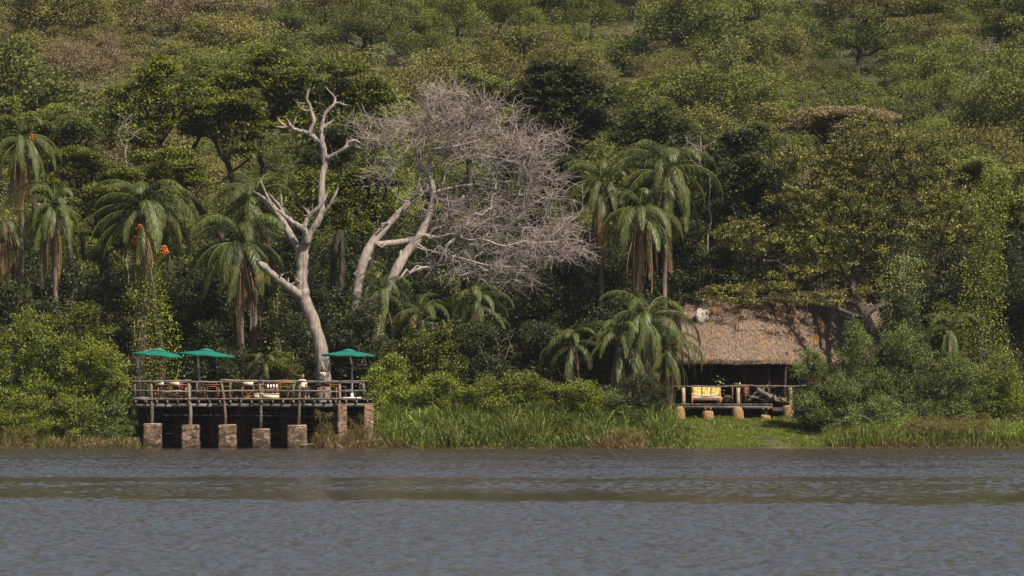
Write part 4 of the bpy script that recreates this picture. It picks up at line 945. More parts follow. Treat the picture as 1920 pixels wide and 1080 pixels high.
def dead_grey():
    Y = 260.6; s = Y / F
    def C3(l): return np.array([W(p[0], p[1], Y + p[3]) for p in l]), np.array([p[2] for p in l]) * s / 2
    main = [
     [(662,640,16,0),(664,600,15,0),(668,560,17,0),(672,530,18,0),(678,500,19,0),(688,472,18,0),(700,452,17,.2),(716,434,15,.3),(731,418,13,.4),(750,397,12,.5),(771,377,9,.6),(790,364,7,.6),(812,352,5,.6)],
     [(700,458,12,.1),(725,457,12,.2),(752,454,12,.3),(775,450,11,.4),(792,446,9,.5)],
     [(700,640,17,-.5),(712,590,17,-.5),(722,560,17,-.5),(735,522,18,-.4),(748,497,19,-.3),(762,474,18,0),(778,455,17,.1),(790,438,15,.2),(798,418,14,.3),(805,400,13,.3),(811,380,12,.3),(814,362,11,.3),(808,338,10,.3),(800,322,10,.3),(790,312,9,.2),(783,298,8,.2),(782,278,7,.2),(778,262,6,.2),(766,246,5,.1),(753,234,4,.1)],
     [(730,540,10,-.4),(748,524,8,-.6),(768,512,6,-.8),(790,502,4,-.9)],
     [(790,440,9,.2),(822,447,7,-.1),(850,437,6,-.3),(880,452,5,-.5),(905,447,5,-.7),(945,464,4,-.9),(985,450,3,-1.0),(1020,458,2.5,-1.1),(1060,447,2,-1.1),(1093,452,1.5,-1.0)],
     [(812,372,8,.3),(840,378,7,0),(862,380,7,-.2),(870,366,5,-.2)],
     [(812,362,7,.3),(850,350,6,.6),(900,345,5,.8),(950,340,4,.9),(1000,345,3,.9)],
     [(800,322,6,.3),(830,300,6,.8),(860,275,5,1.2),(890,235,4,1.4),(915,200,3,1.5)],
     [(783,298,5,.2),(800,280,5,-.4),(850,276,4,-.8),(900,262,3,-1.0)],
     [(782,262,5,.2),(800,230,4,.4),(815,200,3,.5),(820,178,2,.5)],
     [(790,364,6,.6),(786,340,4,.4),(784,310,3,.2)],
     [(771,450,7,.4),(800,470,5,-.4),(850,480,4,-.8),(920,500,3,-1.2),(990,500,2,-1.4)],
    ]
    base = W(690, 650, Y); base[2] = float(hz(base[0], Y)) - .2
    t = thing('bare_tree', 'wide leafless grey tree with a haze of pinkish twigs, right of the bleached tree', 'tree', base)
    polys = []; rads = []
    for b in main: p, r_ = C3(b); polys.append(p); rads.append(r_)
    lob = lobes_px([(850,265,125,92),(800,235,90,62),(930,290,105,95),(965,375,105,92),(1035,430,72,62),(905,430,110,72),(905,500,85,38),(850,440,70,70),(985,470,95,50),(1055,455,58,50),(930,505,120,38),(960,300,110,85),(700,262,45,40),(725,330,40,30),(1075,470,50,40),(840,180,60,22),(760,250,62,40),(870,215,90,45),(1000,320,60,55),(840,390,70,50),(960,520,60,22)], Y, 2.2)
    A = in_ellipsoids(lob, 730, .35, .3)
    low = [np.vstack([[polys[0][0][0], polys[0][0][1], base[2]], polys[0]]), *polys[1:]]
    # second trunk gets its own foot
    P, par, n0 = grow([low[0]], np.zeros((0, 3)), seg=.6)
    nodes = P; parents = par
    class Z_: pass
    allP = [P]; 
    # generic grow with all polylines; the second trunk's foot is joined at ground level
    low[2] = np.vstack([low[0][0], [low[2][0][0], low[2][0][1], base[2] + .1], low[2]])
    P, par, n0 = grow(low, A, seg=.40, jit=.30, sag=.02, pen=.10)
    r = radii(P, par, .011, 2.15); r = np.minimum(r, .25)
    r[:n0] = np.minimum(r[:n0], .06)
    main_mb = MB()
    for k, (p, rr) in enumerate(zip(low, rads)):
        rr = np.concatenate([np.full(len(p) - len(rr), rr[0] * 1.05), rr])
        if k == 2: p, rr = p[1:], rr[1:]
        n = (len(p) - 1) * 3 + 1; tt = np.linspace(0, len(p) - 1, n); PP = np.column_stack([np.interp(tt, np.arange(len(p)), p[:, c]) for c in range(3)])
        PP[1:-1] = (PP[:-2] + 2 * PP[1:-1] + PP[2:]) / 4
        main_mb.tube(PP, np.interp(tt, np.arange(len(p)), rr) * (1 + rng.normal(0, .04, n)), 10)
    main_mb.build('trunk', M['bark_grey'], t, smooth=True)
    mb = MB(); skel_mesh(mb, P, par, np.minimum(r * 1.25, .085), minr=.021); mb.build('branches', M['bark_grey'], t, smooth=True)
    # fine twigs
    src = np.arange(n0, len(P)); mb = MB(); cen = W(820, 420, Y)
    V = []; nT = 3900
    pick = rng.choice(src, nT); d = unit(rng.normal(0, 1, (nT, 3)) + unit(P[pick] - cen) * .9 + np.array([0, 0, .15])); L = rng.uniform(.4, 1.7, nT)[:, None]; d[:, 2] *= .6; d = unit(d)
    a = P[pick] + rng.normal(0, .03, (nT, 3)); b = a + d * L * .5 + rng.normal(0, .06, (nT, 3)); c = b + unit(d + rng.normal(0, .5, (nT, 3))) * L * .5
    b2 = b + unit(d + rng.normal(0, .8, (nT, 3))) * L * .45
    def ribbons(p, q, w0, w1):
        dd = unit(q - p); u = unit(np.cross(dd, rng.normal(0, 1, dd.shape))); v = np.cross(dd, u); k = 3; out = []
        for ang in (0, 2.094, 4.189): out.append(u * math.cos(ang) + v * math.sin(ang))
        o = np.stack(out, 1); A_ = p[:, None] + o * w0; B_ = q[:, None] + o * w1; VV = np.concatenate([A_, B_], 1).reshape(-1, 3)
        base_ = np.arange(len(p))[:, None, None] * 6; f = np.array([[0, 1, 4, 3], [1, 2, 5, 4], [2, 0, 3, 5]])[None] + base_
        return VV, f.reshape(-1, 4)
    for (p, q, w0, w1) in ((a, b, .015, .012), (b, c, .012, .007), (b, b2, .011, .006)):
        VV, f = ribbons(p, q, w0, w1); mb.add(VV, f, r=np.repeat(rng.random(len(p)), 6))
    mb.build('twigs', M['twig'], t)
dead_grey()

# ------------------------------------------------------------------ palms
def frond_mesh(name, e0, L, curve, mat, nleaf=96, ll=.46, hang=.5, dead=False):
    """arching frond along +X from the origin"""
    n = 26; s = np.linspace(0, 1, n); e = e0 - curve * s ** 1.15; e = np.maximum(e, -1.5)
    dx = np.cos(e) * L / n; dz = np.sin(e) * L / n; P = np.stack([np.cumsum(dx) - dx[0], np.zeros(n), np.cumsum(dz) - dz[0]], 1)
    P[:, 1] = .06 * L * rng.uniform(-1, 1) * s ** 2
    mb = MB(); mb.tube(P, np.linspace(.030, .006, n), 5, r=.85)
    ss = np.linspace(.10, 1, nleaf); Q = np.column_stack([np.interp(ss, s, P[:, c]) for c in range(3)]); T = unit(np.column_stack([np.gradient(P[:, c]) for c in range(3)])); TT = unit(np.column_stack([np.interp(ss, s, T[:, c]) for c in range(3)]))
    for sg in (-1, 1):
        up = unit(np.cross(TT, np.array([0, 1., 0]))) * -1
        side = np.zeros_like(TT); side[:, 1] = sg
        d = unit(side * rng.uniform(.5, .9, (nleaf, 1)) + TT * rng.uniform(.5, .8, (nleaf, 1)) + np.array([0, 0, -1]) * rng.uniform(hang * .5, hang * 1.2, (nleaf, 1)) + rng.normal(0, .08, (nleaf, 3)))
        l = ll * (np.sin(np.pi * (ss * .86 + .12)) ** .55) * rng.uniform(.85, 1.1, nleaf); l = l[:, None]
        wv = unit(np.cross(d, up + rng.normal(0, .15, (nleaf, 3)))) * (.0135 if not dead else .013)
        mid = Q + d * l * .5 + np.array([0, 0, .02]); tip = Q + d * l + np.array([0, 0, -1]) * l * rng.uniform(.12, .3, (nleaf, 1))
        V = np.stack([Q, mid - wv, tip, mid + wv], 1).reshape(-1, 3)
        rr = np.repeat(np.clip(.45 + rng.normal(0, .18, nleaf) + .25 * ss, 0, 1), 4)
        mb.add(V, np.arange(nleaf * 4).reshape(-1, 4), r=rr)
    F_ = [np.concatenate(v) for k_, v in sorted(mb.F.items())]
    o = mk(name, np.concatenate(mb.V), F_, mat, None, rnd=np.concatenate(mb.R)); me = o.data; bpy.data.objects.remove(o); return me
FRD = [[frond_mesh('frond', e0 + rng.uniform(-.1, .1), L, cv, M['palm'], hang=hg) for k in range(3)] for e0, L, cv, hg in
       ((1.4, 2.9, 2.3, .5), (1.1, 3.3, 2.7, .7), (.75, 3.5, 2.6, .8), (.3, 3.4, 2.1, .9), (-.35, 3.1, 1.3, 1.0))]
DEAD = [frond_mesh('dead_frond', -.9 + rng.uniform(-.2, .1), 3.5, .75, M['palm_old'], nleaf=46, ll=.40, hang=1.1, dead=True) for k in range(4)]
def fruit_mesh():
    mb = MB()
    for k in range(110):
        d = unit(rng.normal(0, 1, 3)); c = d * rng.random() ** .4 * np.array([.24, .2, .26]) + [0, 0, -.3]
        r_ = .035; mb.tube([c + [0, 0, r_], c + [0, 0, r_ * .5], c - [0, 0, r_ * .5], c - [0, 0, r_]], [r_ * .3, r_, r_, r_ * .3], 6, r=rng.random())
        if k % 4 == 0: mb.tube([[0, 0, 0], c * [.5, .5, .4], c], [.012, .01, .006], 3, r=.9)
    F_ = [np.concatenate(v) for k_, v in sorted(mb.F.items())]
    o = mk('fruit_cluster', np.concatenate(mb.V), F_, M['orange'], None, rnd=np.concatenate(mb.R)); me = o.data; bpy.data.objects.remove(o); return me
FRUIT = fruit_mesh()
def palm(label, cx, cy, Y, size=1.0, lean=0, n=34, dead=10, fruits=(), top=1.0, trunk_vis=True, group='palms along the lake shore', low=.35, name='palm_tree', tr=.17):
    c = W(cx, cy, Y); g = np.array([c[0] - lean, Y + .2, 0]); g[2] = float(hz(g[0], g[1])) - .1
    t = thing(name, label, 'palm', g, group)
    def loc(p): return tuple(np.array(p) - g)
    k = 14; f = np.linspace(0, 1, k)[:, None]; P = g + (c - g) * f + np.array([1, 0, 0]) * (np.sin(f * math.pi) * lean * .15); mb = MB()
    rr = tr * (1.15 - .25 * f[:, 0]) * (1 + .05 * np.sin(np.arange(k) * 2.3)); rr[-3:] *= 1.5; mb.tube(P, rr * .8, 10); mb.build('trunk', M['bark_mid'], t, smooth=True)
    ga = 2.39996; a0 = rng.uniform(0, 6.28); top = top * rng.uniform(.85, 1.18); tilt = rng.normal(0, .13, 2)
    for i in range(n):
        q = i / max(1, n - 1); cls = min(4, int(q * (5 - 1e-6) * (1 - .0) ** 1)); 
        if q > 1 - low: cls = 4 if q > 1 - low * .4 else 3
        if i > 3 and rng.random() < .13: continue
        me = random.choice(FRD[cls]); o = bpy.data.objects.new('frond', me); COL.objects.link(o); o.parent = t
        o.location = loc(c + np.array([0, 0, .3 * (1 - q) - .35 * q * rng.random()])); s = size * 1.28 * rng.uniform(.82, 1.12)
        az_ = a0 + i * ga; o.rotation_euler = (rng.uniform(-.15, .15), rng.uniform(-.12, .12) + tilt[0] * math.cos(az_) + tilt[1] * math.sin(az_), a0 + i * ga + rng.uniform(-.2, .2)); o.scale = (s, s, s * top)
    for i in range(int(dead * 1.5)):
        o = bpy.data.objects.new('dead_frond', random.choice(DEAD)); COL.objects.link(o); o.parent = t; o.location = loc(c + [0, 0, -.15 - .05 * i / 4]); s = size * 1.25 * rng.uniform(.5, 1.25)
        o.location = loc(c + np.array([math.cos(a0 + i * ga) * .26, math.sin(a0 + i * ga) * .26, -.25 - .2 * (i % 5)]))
        o.rotation_euler = (0, rng.uniform(.02, .36), a0 + i * ga); o.scale = (s * .9, s * .9, s * 1.05)
    for (fx, fy) in fruits:
        o = bpy.data.objects.new('fruit_cluster', FRUIT); COL.objects.link(o); o.parent = t; p = W(fx, fy, Y - 1.1 * size); p[2] += .3 * size; o.location = loc(p); o.rotation_euler = (0, 0, rng.uniform(0, 6)); o.scale = (size * 1.05,) * 3
    return t
palm('tall palm at the left edge with a long brown skirt of dead leaves', 40, 262, 262, .74, 0, 24, 20, [(60, 258)], low=.85)
palm('slim palm second from the left, brown dead leaves under a narrow crown', 100, 392, 259.5, .72, -.4, 28, 10, [], low=.7)
palm('thin palm at the left edge between its two neighbours, dry brown crown', 8, 420, 261, .66, -1.2, 16, 14, [(8, 432)], low=.8)
palm('large full palm with orange date clusters above the left shrubs', 268, 398, 258.4, 1.02, .2, 46, 12, [(262, 430), (256, 452), (308, 470), (272, 440)], low=.5, tr=.24)
palm('upper palm behind the left limbs of the bleached dead tree, with orange dates', 478, 378, 260.5, .86, 0, 34, 6, [(474, 402), (462, 412)], low=.5)
palm('lower drooping palm directly left of the bleached trunk with hanging dead leaves', 452, 462, 259, .95, -.1, 40, 14, [(487, 520)], low=.75)
palm('narrow palm with a long dead skirt at the right edge of the leafless tree', 1128, 348, 263.0, .84, .1, 30, 20, [], low=.75)
palm('tall bushy palm highest of the group left of the lodge roof', 1248, 325, 262.5, 1.02, .2, 38, 6, [], low=.45)
palm('middle palm of the group left of the lodge, drooping fronds and leaning trunk', 1200, 398, 260, .86, .7, 34, 14, [], low=.8)
palm('low palm with wide fronds next to the left end of the lodge roof', 1212, 610, 256.2, .92, .1, 34, 5, [], low=.4)
palm('low young palm left of the low wide palm, brown lower fronds', 1072, 648, 256.6, .66, 0, 26, 5, [], low=.5)
palm('low palm touching the left corner of the thatched roof', 1250, 655, 256.4, .70, -.2, 24, 5, [], low=.4)
palm('low palm under the wide palm, behind the dark round bush', 1160, 650, 255.8, .72, 0, 26, 5, [], low=.4)
palm('young palm under the right part of the leafless tree', 895, 570, 259, .62, 0, 28, 4, [], low=.3)
palm('young palm beneath the trunks of the leafless tree with orange dates', 790, 600, 258.6, .62, 0, 26, 6, [(775, 612)], low=.4)
palm('young palm right behind the foot of the leafless tree trunks', 715, 548, 260, .56, 0, 22, 2, [], low=.25)
palm('very small palm behind the railing left of the person', 497, 690, 257.2, .42, 0, 16, 0, [], low=.1, tr=.08)
palm('small palm half sunk in the vines at the right, pale frond sticking out', 1780, 620, 257, .62, 0, 18, 2, [], low=.3)

# ------------------------------------------------------------------ canopy trees behind the shore
def autotrunk(cx, top, hw, hh, Y, lean=0, forks=4, start=None):
    """base below the crown, forking into it"""
    b = (cx + lean, 660, 0) if start is None else (*start, 0)
    cy = top + hh; f = (cx + lean * .45, cy + hh * .75, 0); T = [[b, ((b[0] + f[0]) / 2 + rng.uniform(-4, 4), (b[1] + f[1]) / 2, 0), f, (cx, cy, 0)]]
    for k in range(forks):
        a = (k + .5) / forks * 2 - 1; T.append([f, (f[0] + a * hw * .35, f[1] - hh * .4, rng.uniform(-.8, .8)), (cx + a * hw * .8, cy - hh * rng.uniform(0, .5), rng.uniform(-1.5, 1.5))])
    return T
CAN = [ # label, cx, top, halfwidth, halfheight, Y, leaf, start, clumps, leaf size, flat
 ('spreading dark olive tree left of centre with a thick trunk leaning left', 300, 92, 92, 72, 281, 'olive', (425, 460), 210, .19, .42),
 ('olive tree with tangled dark limbs above the bleached tree\'s left tip', 425, 150, 70, 60, 279, 'olive', (470, 470), 130, .19, .42),
 ('high olive tree with layered crown left of the bleached tree\'s top', 490, 72, 95, 72, 284, 'olive', (500, 470), 210, .19, .42),
 ('broad olive tree directly behind the bleached tree\'s top', 640, 95, 105, 72, 284, 'olive', (640, 480), 230, .19, .42),
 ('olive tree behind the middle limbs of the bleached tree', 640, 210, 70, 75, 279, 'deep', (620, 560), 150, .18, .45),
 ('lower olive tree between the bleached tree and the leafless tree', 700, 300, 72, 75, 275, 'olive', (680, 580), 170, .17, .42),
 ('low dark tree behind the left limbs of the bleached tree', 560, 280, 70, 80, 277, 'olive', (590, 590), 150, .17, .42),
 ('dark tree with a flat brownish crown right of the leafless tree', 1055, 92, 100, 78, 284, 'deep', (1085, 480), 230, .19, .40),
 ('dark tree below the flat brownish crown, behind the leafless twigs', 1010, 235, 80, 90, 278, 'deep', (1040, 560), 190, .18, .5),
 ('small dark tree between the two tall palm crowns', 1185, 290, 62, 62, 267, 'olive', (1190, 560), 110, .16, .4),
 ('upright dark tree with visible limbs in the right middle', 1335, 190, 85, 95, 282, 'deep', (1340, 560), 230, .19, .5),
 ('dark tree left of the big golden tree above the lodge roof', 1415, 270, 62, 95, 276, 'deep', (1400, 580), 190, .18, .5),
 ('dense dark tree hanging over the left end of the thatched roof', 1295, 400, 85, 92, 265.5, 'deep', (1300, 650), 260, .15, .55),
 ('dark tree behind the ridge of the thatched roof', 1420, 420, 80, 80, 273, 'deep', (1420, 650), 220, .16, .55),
 ('olive tree at the far left behind the tall palm', 150, 262, 80, 62, 288, 'olive', (170, 560), 150, .20, .45),
 ('drab olive tree between the first palms and the large date palm', 195, 330, 75, 62, 277, 'olive', (200, 600), 150, .18, .45),
 ('low olive tree above the crown of the large date palm', 300, 262, 75, 62, 275, 'olive', (330, 600), 150, .18, .45),
 ('dull green tree at the top left corner of the forest edge', 55, 160, 80, 70, 300, 'hill_green', (70, 460), 170, .24, .55),
 ('dark tree with pale dead twigs above the first palms', 120, 200, 55, 55, 293, 'hill_dark', (130, 460), 120, .22, .55),
 ('brown green flat topped tree behind the golden tree', 1570, 190, 105, 45, 300, 'hill_dry', (1560, 460), 190, .22, .35),
 ('dark flat topped tree left of the golden tree\'s summit', 1440, 215, 70, 60, 296, 'hill_dark', (1440, 460), 150, .21, .45),
 ('green tree at the right edge above the vine draped tree', 1900, 290, 70, 80, 292, 'hill_green', (1900, 560), 170, .22, .55),
 ('dark green tree at the right edge behind the vines', 1895, 420, 55, 90, 272, 'deep', (1900, 640), 190, .17, .6),
 ('green tree behind the right shoulder of the golden tree', 1800, 250, 75, 70, 296, 'hill_green', (1800, 520), 160, .22, .55),
 ('bluish green tree above the leafless tree', 880, 118, 75, 60, 300, 'hill_green', (880, 460), 150, .23, .55),
 ('deep green tree above the palms in the centre right', 1225, 175, 75, 70, 298, 'hill_dark', (1220, 460), 160, .22, .5),
]
for ci, (lb, cx, top, hw, hh, Y, lf, st, nc, ls, fl) in enumerate(CAN):
    h2 = hh * (1.45 if ci in (0, 1, 2, 3, 7, 10) else 1.15)
    leafy_tree('broadleaf_tree', lb, 'tree', auto_lobes(cx, top, hw * 1.25, h2, 22, core=.45, sm=.66), autotrunk(cx, top, hw, h2, Y, start=st, forks=6), Y, lf, 'bark', int(nc * 1.5 * h2 / hh), 56 if Y < 288 else 105, ls if Y < 288 else ls * .66, .58, fl * .78, .68, tr=.17, tip=.03, shell=.55, top=.5, twigs=40)
# the golden olive tree over the lodge
leafy_tree('broadleaf_tree', 'big rounded golden olive tree spreading over the thatched roof', 'tree',
   [(1640, 290, 105, 62), (1560, 330, 90, 60), (1720, 330, 95, 70), (1640, 370, 110, 70), (1500, 390, 75, 60), (1780, 400, 62, 62), (1560, 440, 110, 52), (1680, 450, 90, 50), (1455, 470, 75, 42), (1480, 530, 85, 28, 1.5), (1400, 540, 60, 18, 2), (1600, 500, 110, 30, 1), (1480, 300, 45, 30), (1750, 270, 50, 30), (1655, 545, 60, 26, 0), (1560, 545, 60, 20, 1), (1700, 520, 60, 40, 0), (1420, 510, 60, 26, 2), (1630, 235, 60, 22), (1370, 548, 55, 13, -.6), (1450, 542, 70, 16, -.4), (1540, 556, 50, 14, -.8), (1640, 555, 55, 24, -.6), (1400, 566, 45, 10, -1.6), (1480, 562, 55, 12, -1.5), (1340, 560, 30, 9, -1.2), (1560, 572, 45, 14, -1.5), (1500, 520, 80, 24, 0), (1390, 440, 50, 40, 0), (1830, 440, 45, 60, 0)],
   [[(1652, 680, -4), (1642, 630, -3.4), (1622, 590, -2.4), (1607, 560, -1.2), (1600, 530, 0), (1610, 480, .3), (1625, 420, .5), (1635, 340, .5)], [(1607, 560, -.6), (1575, 545, -1), (1530, 548, -2), (1480, 575, -3), (1450, 600, -3.8), (1437, 612, -4)], [(1600, 530, 0), (1560, 480, .2), (1520, 430, .5), (1480, 380, .5)],
    [(1607, 545, 0), (1580, 570, -.8), (1560, 600, -1.2), (1548, 625, -1.3)], [(1610, 480, .3), (1670, 440, .2), (1730, 400, 0), (1780, 380, 0)], [(1530, 548, -1.2), (1490, 550, -1.4), (1440, 555, -1.4), (1390, 552, -1.5)]],
   263.6, 'gold', 'bark', 1700, 44, .145, .40, .5, .5, tr=.3, tip=.02, shell=.55, top=.45, twigs=900, dep=2.2)

# pale dead snags among the green
for (lb, cx, top, hw, hh, Y, base) in [
 ('pale dead tangle of stems left of the leaning olive trunk', 235, 215, 30, 35, 276, (240, 320)),
 ('grey bare shrub high on the right of the hill', 1850, 60, 40, 28, 398, (1850, 120)),
 ('small grey snag in the right middle of the forest', 1300, 245, 35, 35, 277, (1330, 330))]:
    leafy_tree('dead_snag', lb, 'tree', [(cx, top + hh, hw, hh, 0)], [[(base[0], base[1] + 60, 0), (base[0], base[1], 0), (cx, top + hh * 1.7, 0)]], Y, 'hill_dry', 'bark_grey', 30, 4, .1, .4, .5, .5, tr=.045, tip=.014, twigs=16, shell=.2, jit=.10)
# ------------------------------------------------------------------ understory and shore shrubs
def shrub(label, cx, top, hw, hh, Y, leaf, ncl=150, per=44, ls=.13, cr=.42, flat=.75, up=.5, name='shrub', group=None, n=6, aspect=.55, bot=True, cat='shrub', tr=.07):
    lob = auto_lobes(cx, top, hw * 1.1, hh * 1.05, n * 3, core=.55, sm=.8)
    if bot: lob.append((cx, top + hh * 1.45, hw * .95, hh * .6)); lob.append((cx + rng.uniform(-.25, .25) * hw, top + hh * .62, hw * .6, hh * .6)); lob.append((cx + rng.uniform(-.3, .3) * hw, top + hh * .3, hw * .33, hh * .3))
    base_y = top + 2 * hh
    return leafy_tree(name, label, cat, lob, [[(cx, base_y, 0), (cx + 3, top + hh * 1.3, 0), (cx, top + hh, 0)]] + [[(cx, base_y, 0), (cx + a * hw * .3, top + hh * 1.2, 0), (cx + a * hw * .6, top + hh * .7, 0)] for a in (-1, -.4, .5, 1)],
                      Y, leaf, 'bark_mid', ncl, per, ls, cr, flat, up, tr=tr, tip=.02, shell=.6, top=.4, aspect=aspect, dep=None)
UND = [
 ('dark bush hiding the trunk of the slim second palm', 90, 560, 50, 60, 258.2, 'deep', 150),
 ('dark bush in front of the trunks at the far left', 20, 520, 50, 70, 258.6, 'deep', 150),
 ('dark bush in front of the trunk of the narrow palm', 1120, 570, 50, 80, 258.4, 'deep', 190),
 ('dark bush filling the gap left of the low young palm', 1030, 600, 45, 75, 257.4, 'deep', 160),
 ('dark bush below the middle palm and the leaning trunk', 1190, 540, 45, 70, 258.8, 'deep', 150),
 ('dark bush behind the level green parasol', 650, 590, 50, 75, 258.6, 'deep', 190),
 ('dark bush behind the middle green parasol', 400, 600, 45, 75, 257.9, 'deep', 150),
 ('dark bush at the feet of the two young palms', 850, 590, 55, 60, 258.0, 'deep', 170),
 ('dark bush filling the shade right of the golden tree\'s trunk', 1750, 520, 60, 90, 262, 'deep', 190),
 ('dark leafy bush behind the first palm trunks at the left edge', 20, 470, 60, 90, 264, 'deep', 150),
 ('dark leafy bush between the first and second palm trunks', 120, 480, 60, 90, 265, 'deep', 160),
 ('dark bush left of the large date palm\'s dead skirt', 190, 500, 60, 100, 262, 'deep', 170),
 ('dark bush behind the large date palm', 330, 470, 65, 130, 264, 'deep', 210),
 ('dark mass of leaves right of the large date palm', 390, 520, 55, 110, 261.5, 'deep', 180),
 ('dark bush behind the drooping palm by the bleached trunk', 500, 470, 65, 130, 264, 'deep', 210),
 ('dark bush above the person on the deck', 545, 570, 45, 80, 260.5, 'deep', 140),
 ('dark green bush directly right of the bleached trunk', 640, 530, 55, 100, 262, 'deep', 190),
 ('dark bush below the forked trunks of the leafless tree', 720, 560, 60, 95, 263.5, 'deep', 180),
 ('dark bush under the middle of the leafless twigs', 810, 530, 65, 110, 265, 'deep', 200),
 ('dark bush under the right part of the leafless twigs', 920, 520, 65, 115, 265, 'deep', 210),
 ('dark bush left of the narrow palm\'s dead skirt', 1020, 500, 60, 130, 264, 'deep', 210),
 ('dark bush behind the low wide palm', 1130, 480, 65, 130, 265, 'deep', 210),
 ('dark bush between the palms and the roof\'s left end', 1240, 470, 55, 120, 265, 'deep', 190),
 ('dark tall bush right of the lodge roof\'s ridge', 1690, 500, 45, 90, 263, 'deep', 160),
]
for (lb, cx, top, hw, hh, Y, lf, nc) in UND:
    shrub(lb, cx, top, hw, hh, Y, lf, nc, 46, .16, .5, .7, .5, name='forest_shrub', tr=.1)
SH = [ # nearer shrubs: label, cx, top, hw, hh, Y, leaf, clumps, per, leaf size, clump radius
 ('big bright green shrub at the left edge of the shore', 55, 572, 95, 120, 254.2, 'bright', 520, 46, .12, .36),
 ('bright green shrub left of the deck, lower and closer to the water', 165, 632, 88, 95, 253.2, 'bright', 460, 46, .12, .34),
 ('bright shrub touching the left end of the deck', 222, 690, 34, 68, 252.6, 'bright', 170, 44, .11, .3),
 ('low bright shrub leaning over the water at the left edge', 45, 730, 60, 48, 251.6, 'bright', 190, 44, .11, .3),
 ('low bright shrub leaning over the water halfway to the deck', 135, 735, 60, 45, 251.5, 'bright', 190, 44, .11, .3),
 ('low shrub at the water edge beside the first stone pier', 215, 750, 42, 38, 251.3, 'blue', 130, 44, .10, .28),
 ('dull green shrub above the bright shrubs, below the second palm', 160, 565, 70, 55, 258.5, 'olive', 230, 44, .12, .38),
 ('low leafy shrub behind the middle of the deck railing', 440, 640, 50, 60, 258.5, 'deep', 170, 44, .12, .36),
 ('leafy shrub behind the serving table, left of the person', 535, 655, 32, 50, 257.9, 'olive', 120, 44, .11, .32),
 ('bright leafy shrub right of the level green parasol', 730, 660, 52, 66, 255.4, 'bright', 300, 46, .11, .34),
 ('yellow flowered shrub at the right end of the deck', 700, 690, 26, 50, 254.0, 'bright', 120, 46, .10, .3),
 ('mid green shrub behind the reeds under the leafless tree', 810, 605, 66, 76, 257, 'olive', 240, 44, .12, .36),
 ('leafy bush hiding the feet of the leafless tree\'s trunks', 690, 552, 50, 75, 257.4, 'deep', 230, 44, .12, .36),
 ('green shrub with dark gaps in the centre of the bank', 915, 592, 66, 84, 257.0, 'deep', 260, 44, .12, .36),
 ('tall dark shrub above the centre bank vines', 1000, 600, 50, 80, 258.4, 'deep', 220, 44, .12, .36),
 ('mound of bright vines behind the left of the reeds', 830, 700, 75, 42, 254.6, 'bright', 300, 46, .10, .3),
 ('mound of bright vines in the middle of the reed bank', 965, 695, 80, 44, 254.2, 'bright', 330, 46, .10, .3),
 ('mound of bright vines left of the dark round bush', 1080, 712, 62, 38, 254, 'bright', 260, 46, .10, .3),
 ('dark round bush left of the lodge lawn', 1203, 698, 58, 50, 254.2, 'deep', 330, 48, .09, .28),
 ('smaller dark bush joined to the left side of the round bush', 1145, 722, 34, 40, 254.0, 'blue', 150, 46, .09, .28),
 ('feathery blue green shrub in front of the right end of the roof', 1522, 648, 44, 84, 255.0, 'blue', 340, 46, .09, .30),
 ('tall pointed blue green shrub in front of the golden tree\'s trunk', 1608, 592, 46, 110, 255.2, 'blue', 360, 46, .09, .30),
 ('wide blue green shrub right of the pointed shrub', 1700, 600, 70, 108, 255.4, 'blue', 480, 46, .09, .30),
 ('blue green shrub under the vine covered tree', 1790, 660, 65, 78, 254.6, 'blue', 400, 46, .09, .30),
 ('bright green shrub at the right edge of the shore', 1880, 660, 58, 80, 254.8, 'bright', 340, 46, .10, .32),
 ('low blue green shrub hiding the right end of the lodge deck', 1570, 700, 62, 60, 254.0, 'blue', 330, 46, .09, .28),
 ('dark green shrub covering the far right corner of the thatch', 1690, 545, 50, 90, 258.0, 'deep', 260, 46, .11, .32),
 ('olive shrub left of the creeper column', 1760, 560, 55, 70, 258.6, 'olive', 260, 46, .11, .32),
 ('dark shrub in the shade right of the lawn', 1650, 740, 60, 42, 253.4, 'blue', 260, 46, .09, .28),
]
for (lb, cx, top, hw, hh, Y, lf, nc, per, ls, cr) in SH:
    shrub(lb, cx, top, hw, hh, Y, lf, nc, per, ls, cr, .7, .5)

def vine(label, pts, Y, leaf, n, wd, ls=.11):
    """hanging curtain of creeper following a path in picture units"""
    P = np.array([W(a, b, Y) for a, b in pts]); tt = rng.random(n) * (len(P) - 1); i = tt.astype(int); f = (tt - i)[:, None]
    c = P[i] * (1 - f) + P[np.minimum(i + 1, len(P) - 1)] * f; th = rng.uniform(0, 6.28, n); ww = np.interp(tt, np.arange(len(wd)), wd) / PX(Y) * rng.random(n) ** .5
    clump = rng.normal(0, .12, (40, 3))[rng.integers(0, 40, n)]
    c = c + np.stack([np.cos(th) * ww, np.sin(th) * ww * .6, rng.normal(0, .15, n)], 1) + clump
    V, Fc, rn = leaves(c, ls * rng.uniform(.6, 1.3, n), .3, .75)
    b = P[-1].copy(); b[2] = float(hz(b[0], Y))
    t = thing('climbing_vine', label, 'vine', b)
    mk('leaves', V, Fc, M[leaf], t, rnd=rn); mb = MB()
    for k in range(6): Q = P + rng.normal(0, .18, P.shape); Q = np.vstack([Q, [b + rng.normal(0, .1, 3) * [1, 1, 0]]]); mb.tube(Q, .02, 4)
    mb.build('stem', M['bark_mid'], t)
vine('creeper climbing the trunk of the large date palm above the deck\'s left end', [(285, 500), (285, 560), (300, 620), (305, 680), (300, 740)], 257.4, 'bright', 3400, [16, 30, 40, 48, 48])
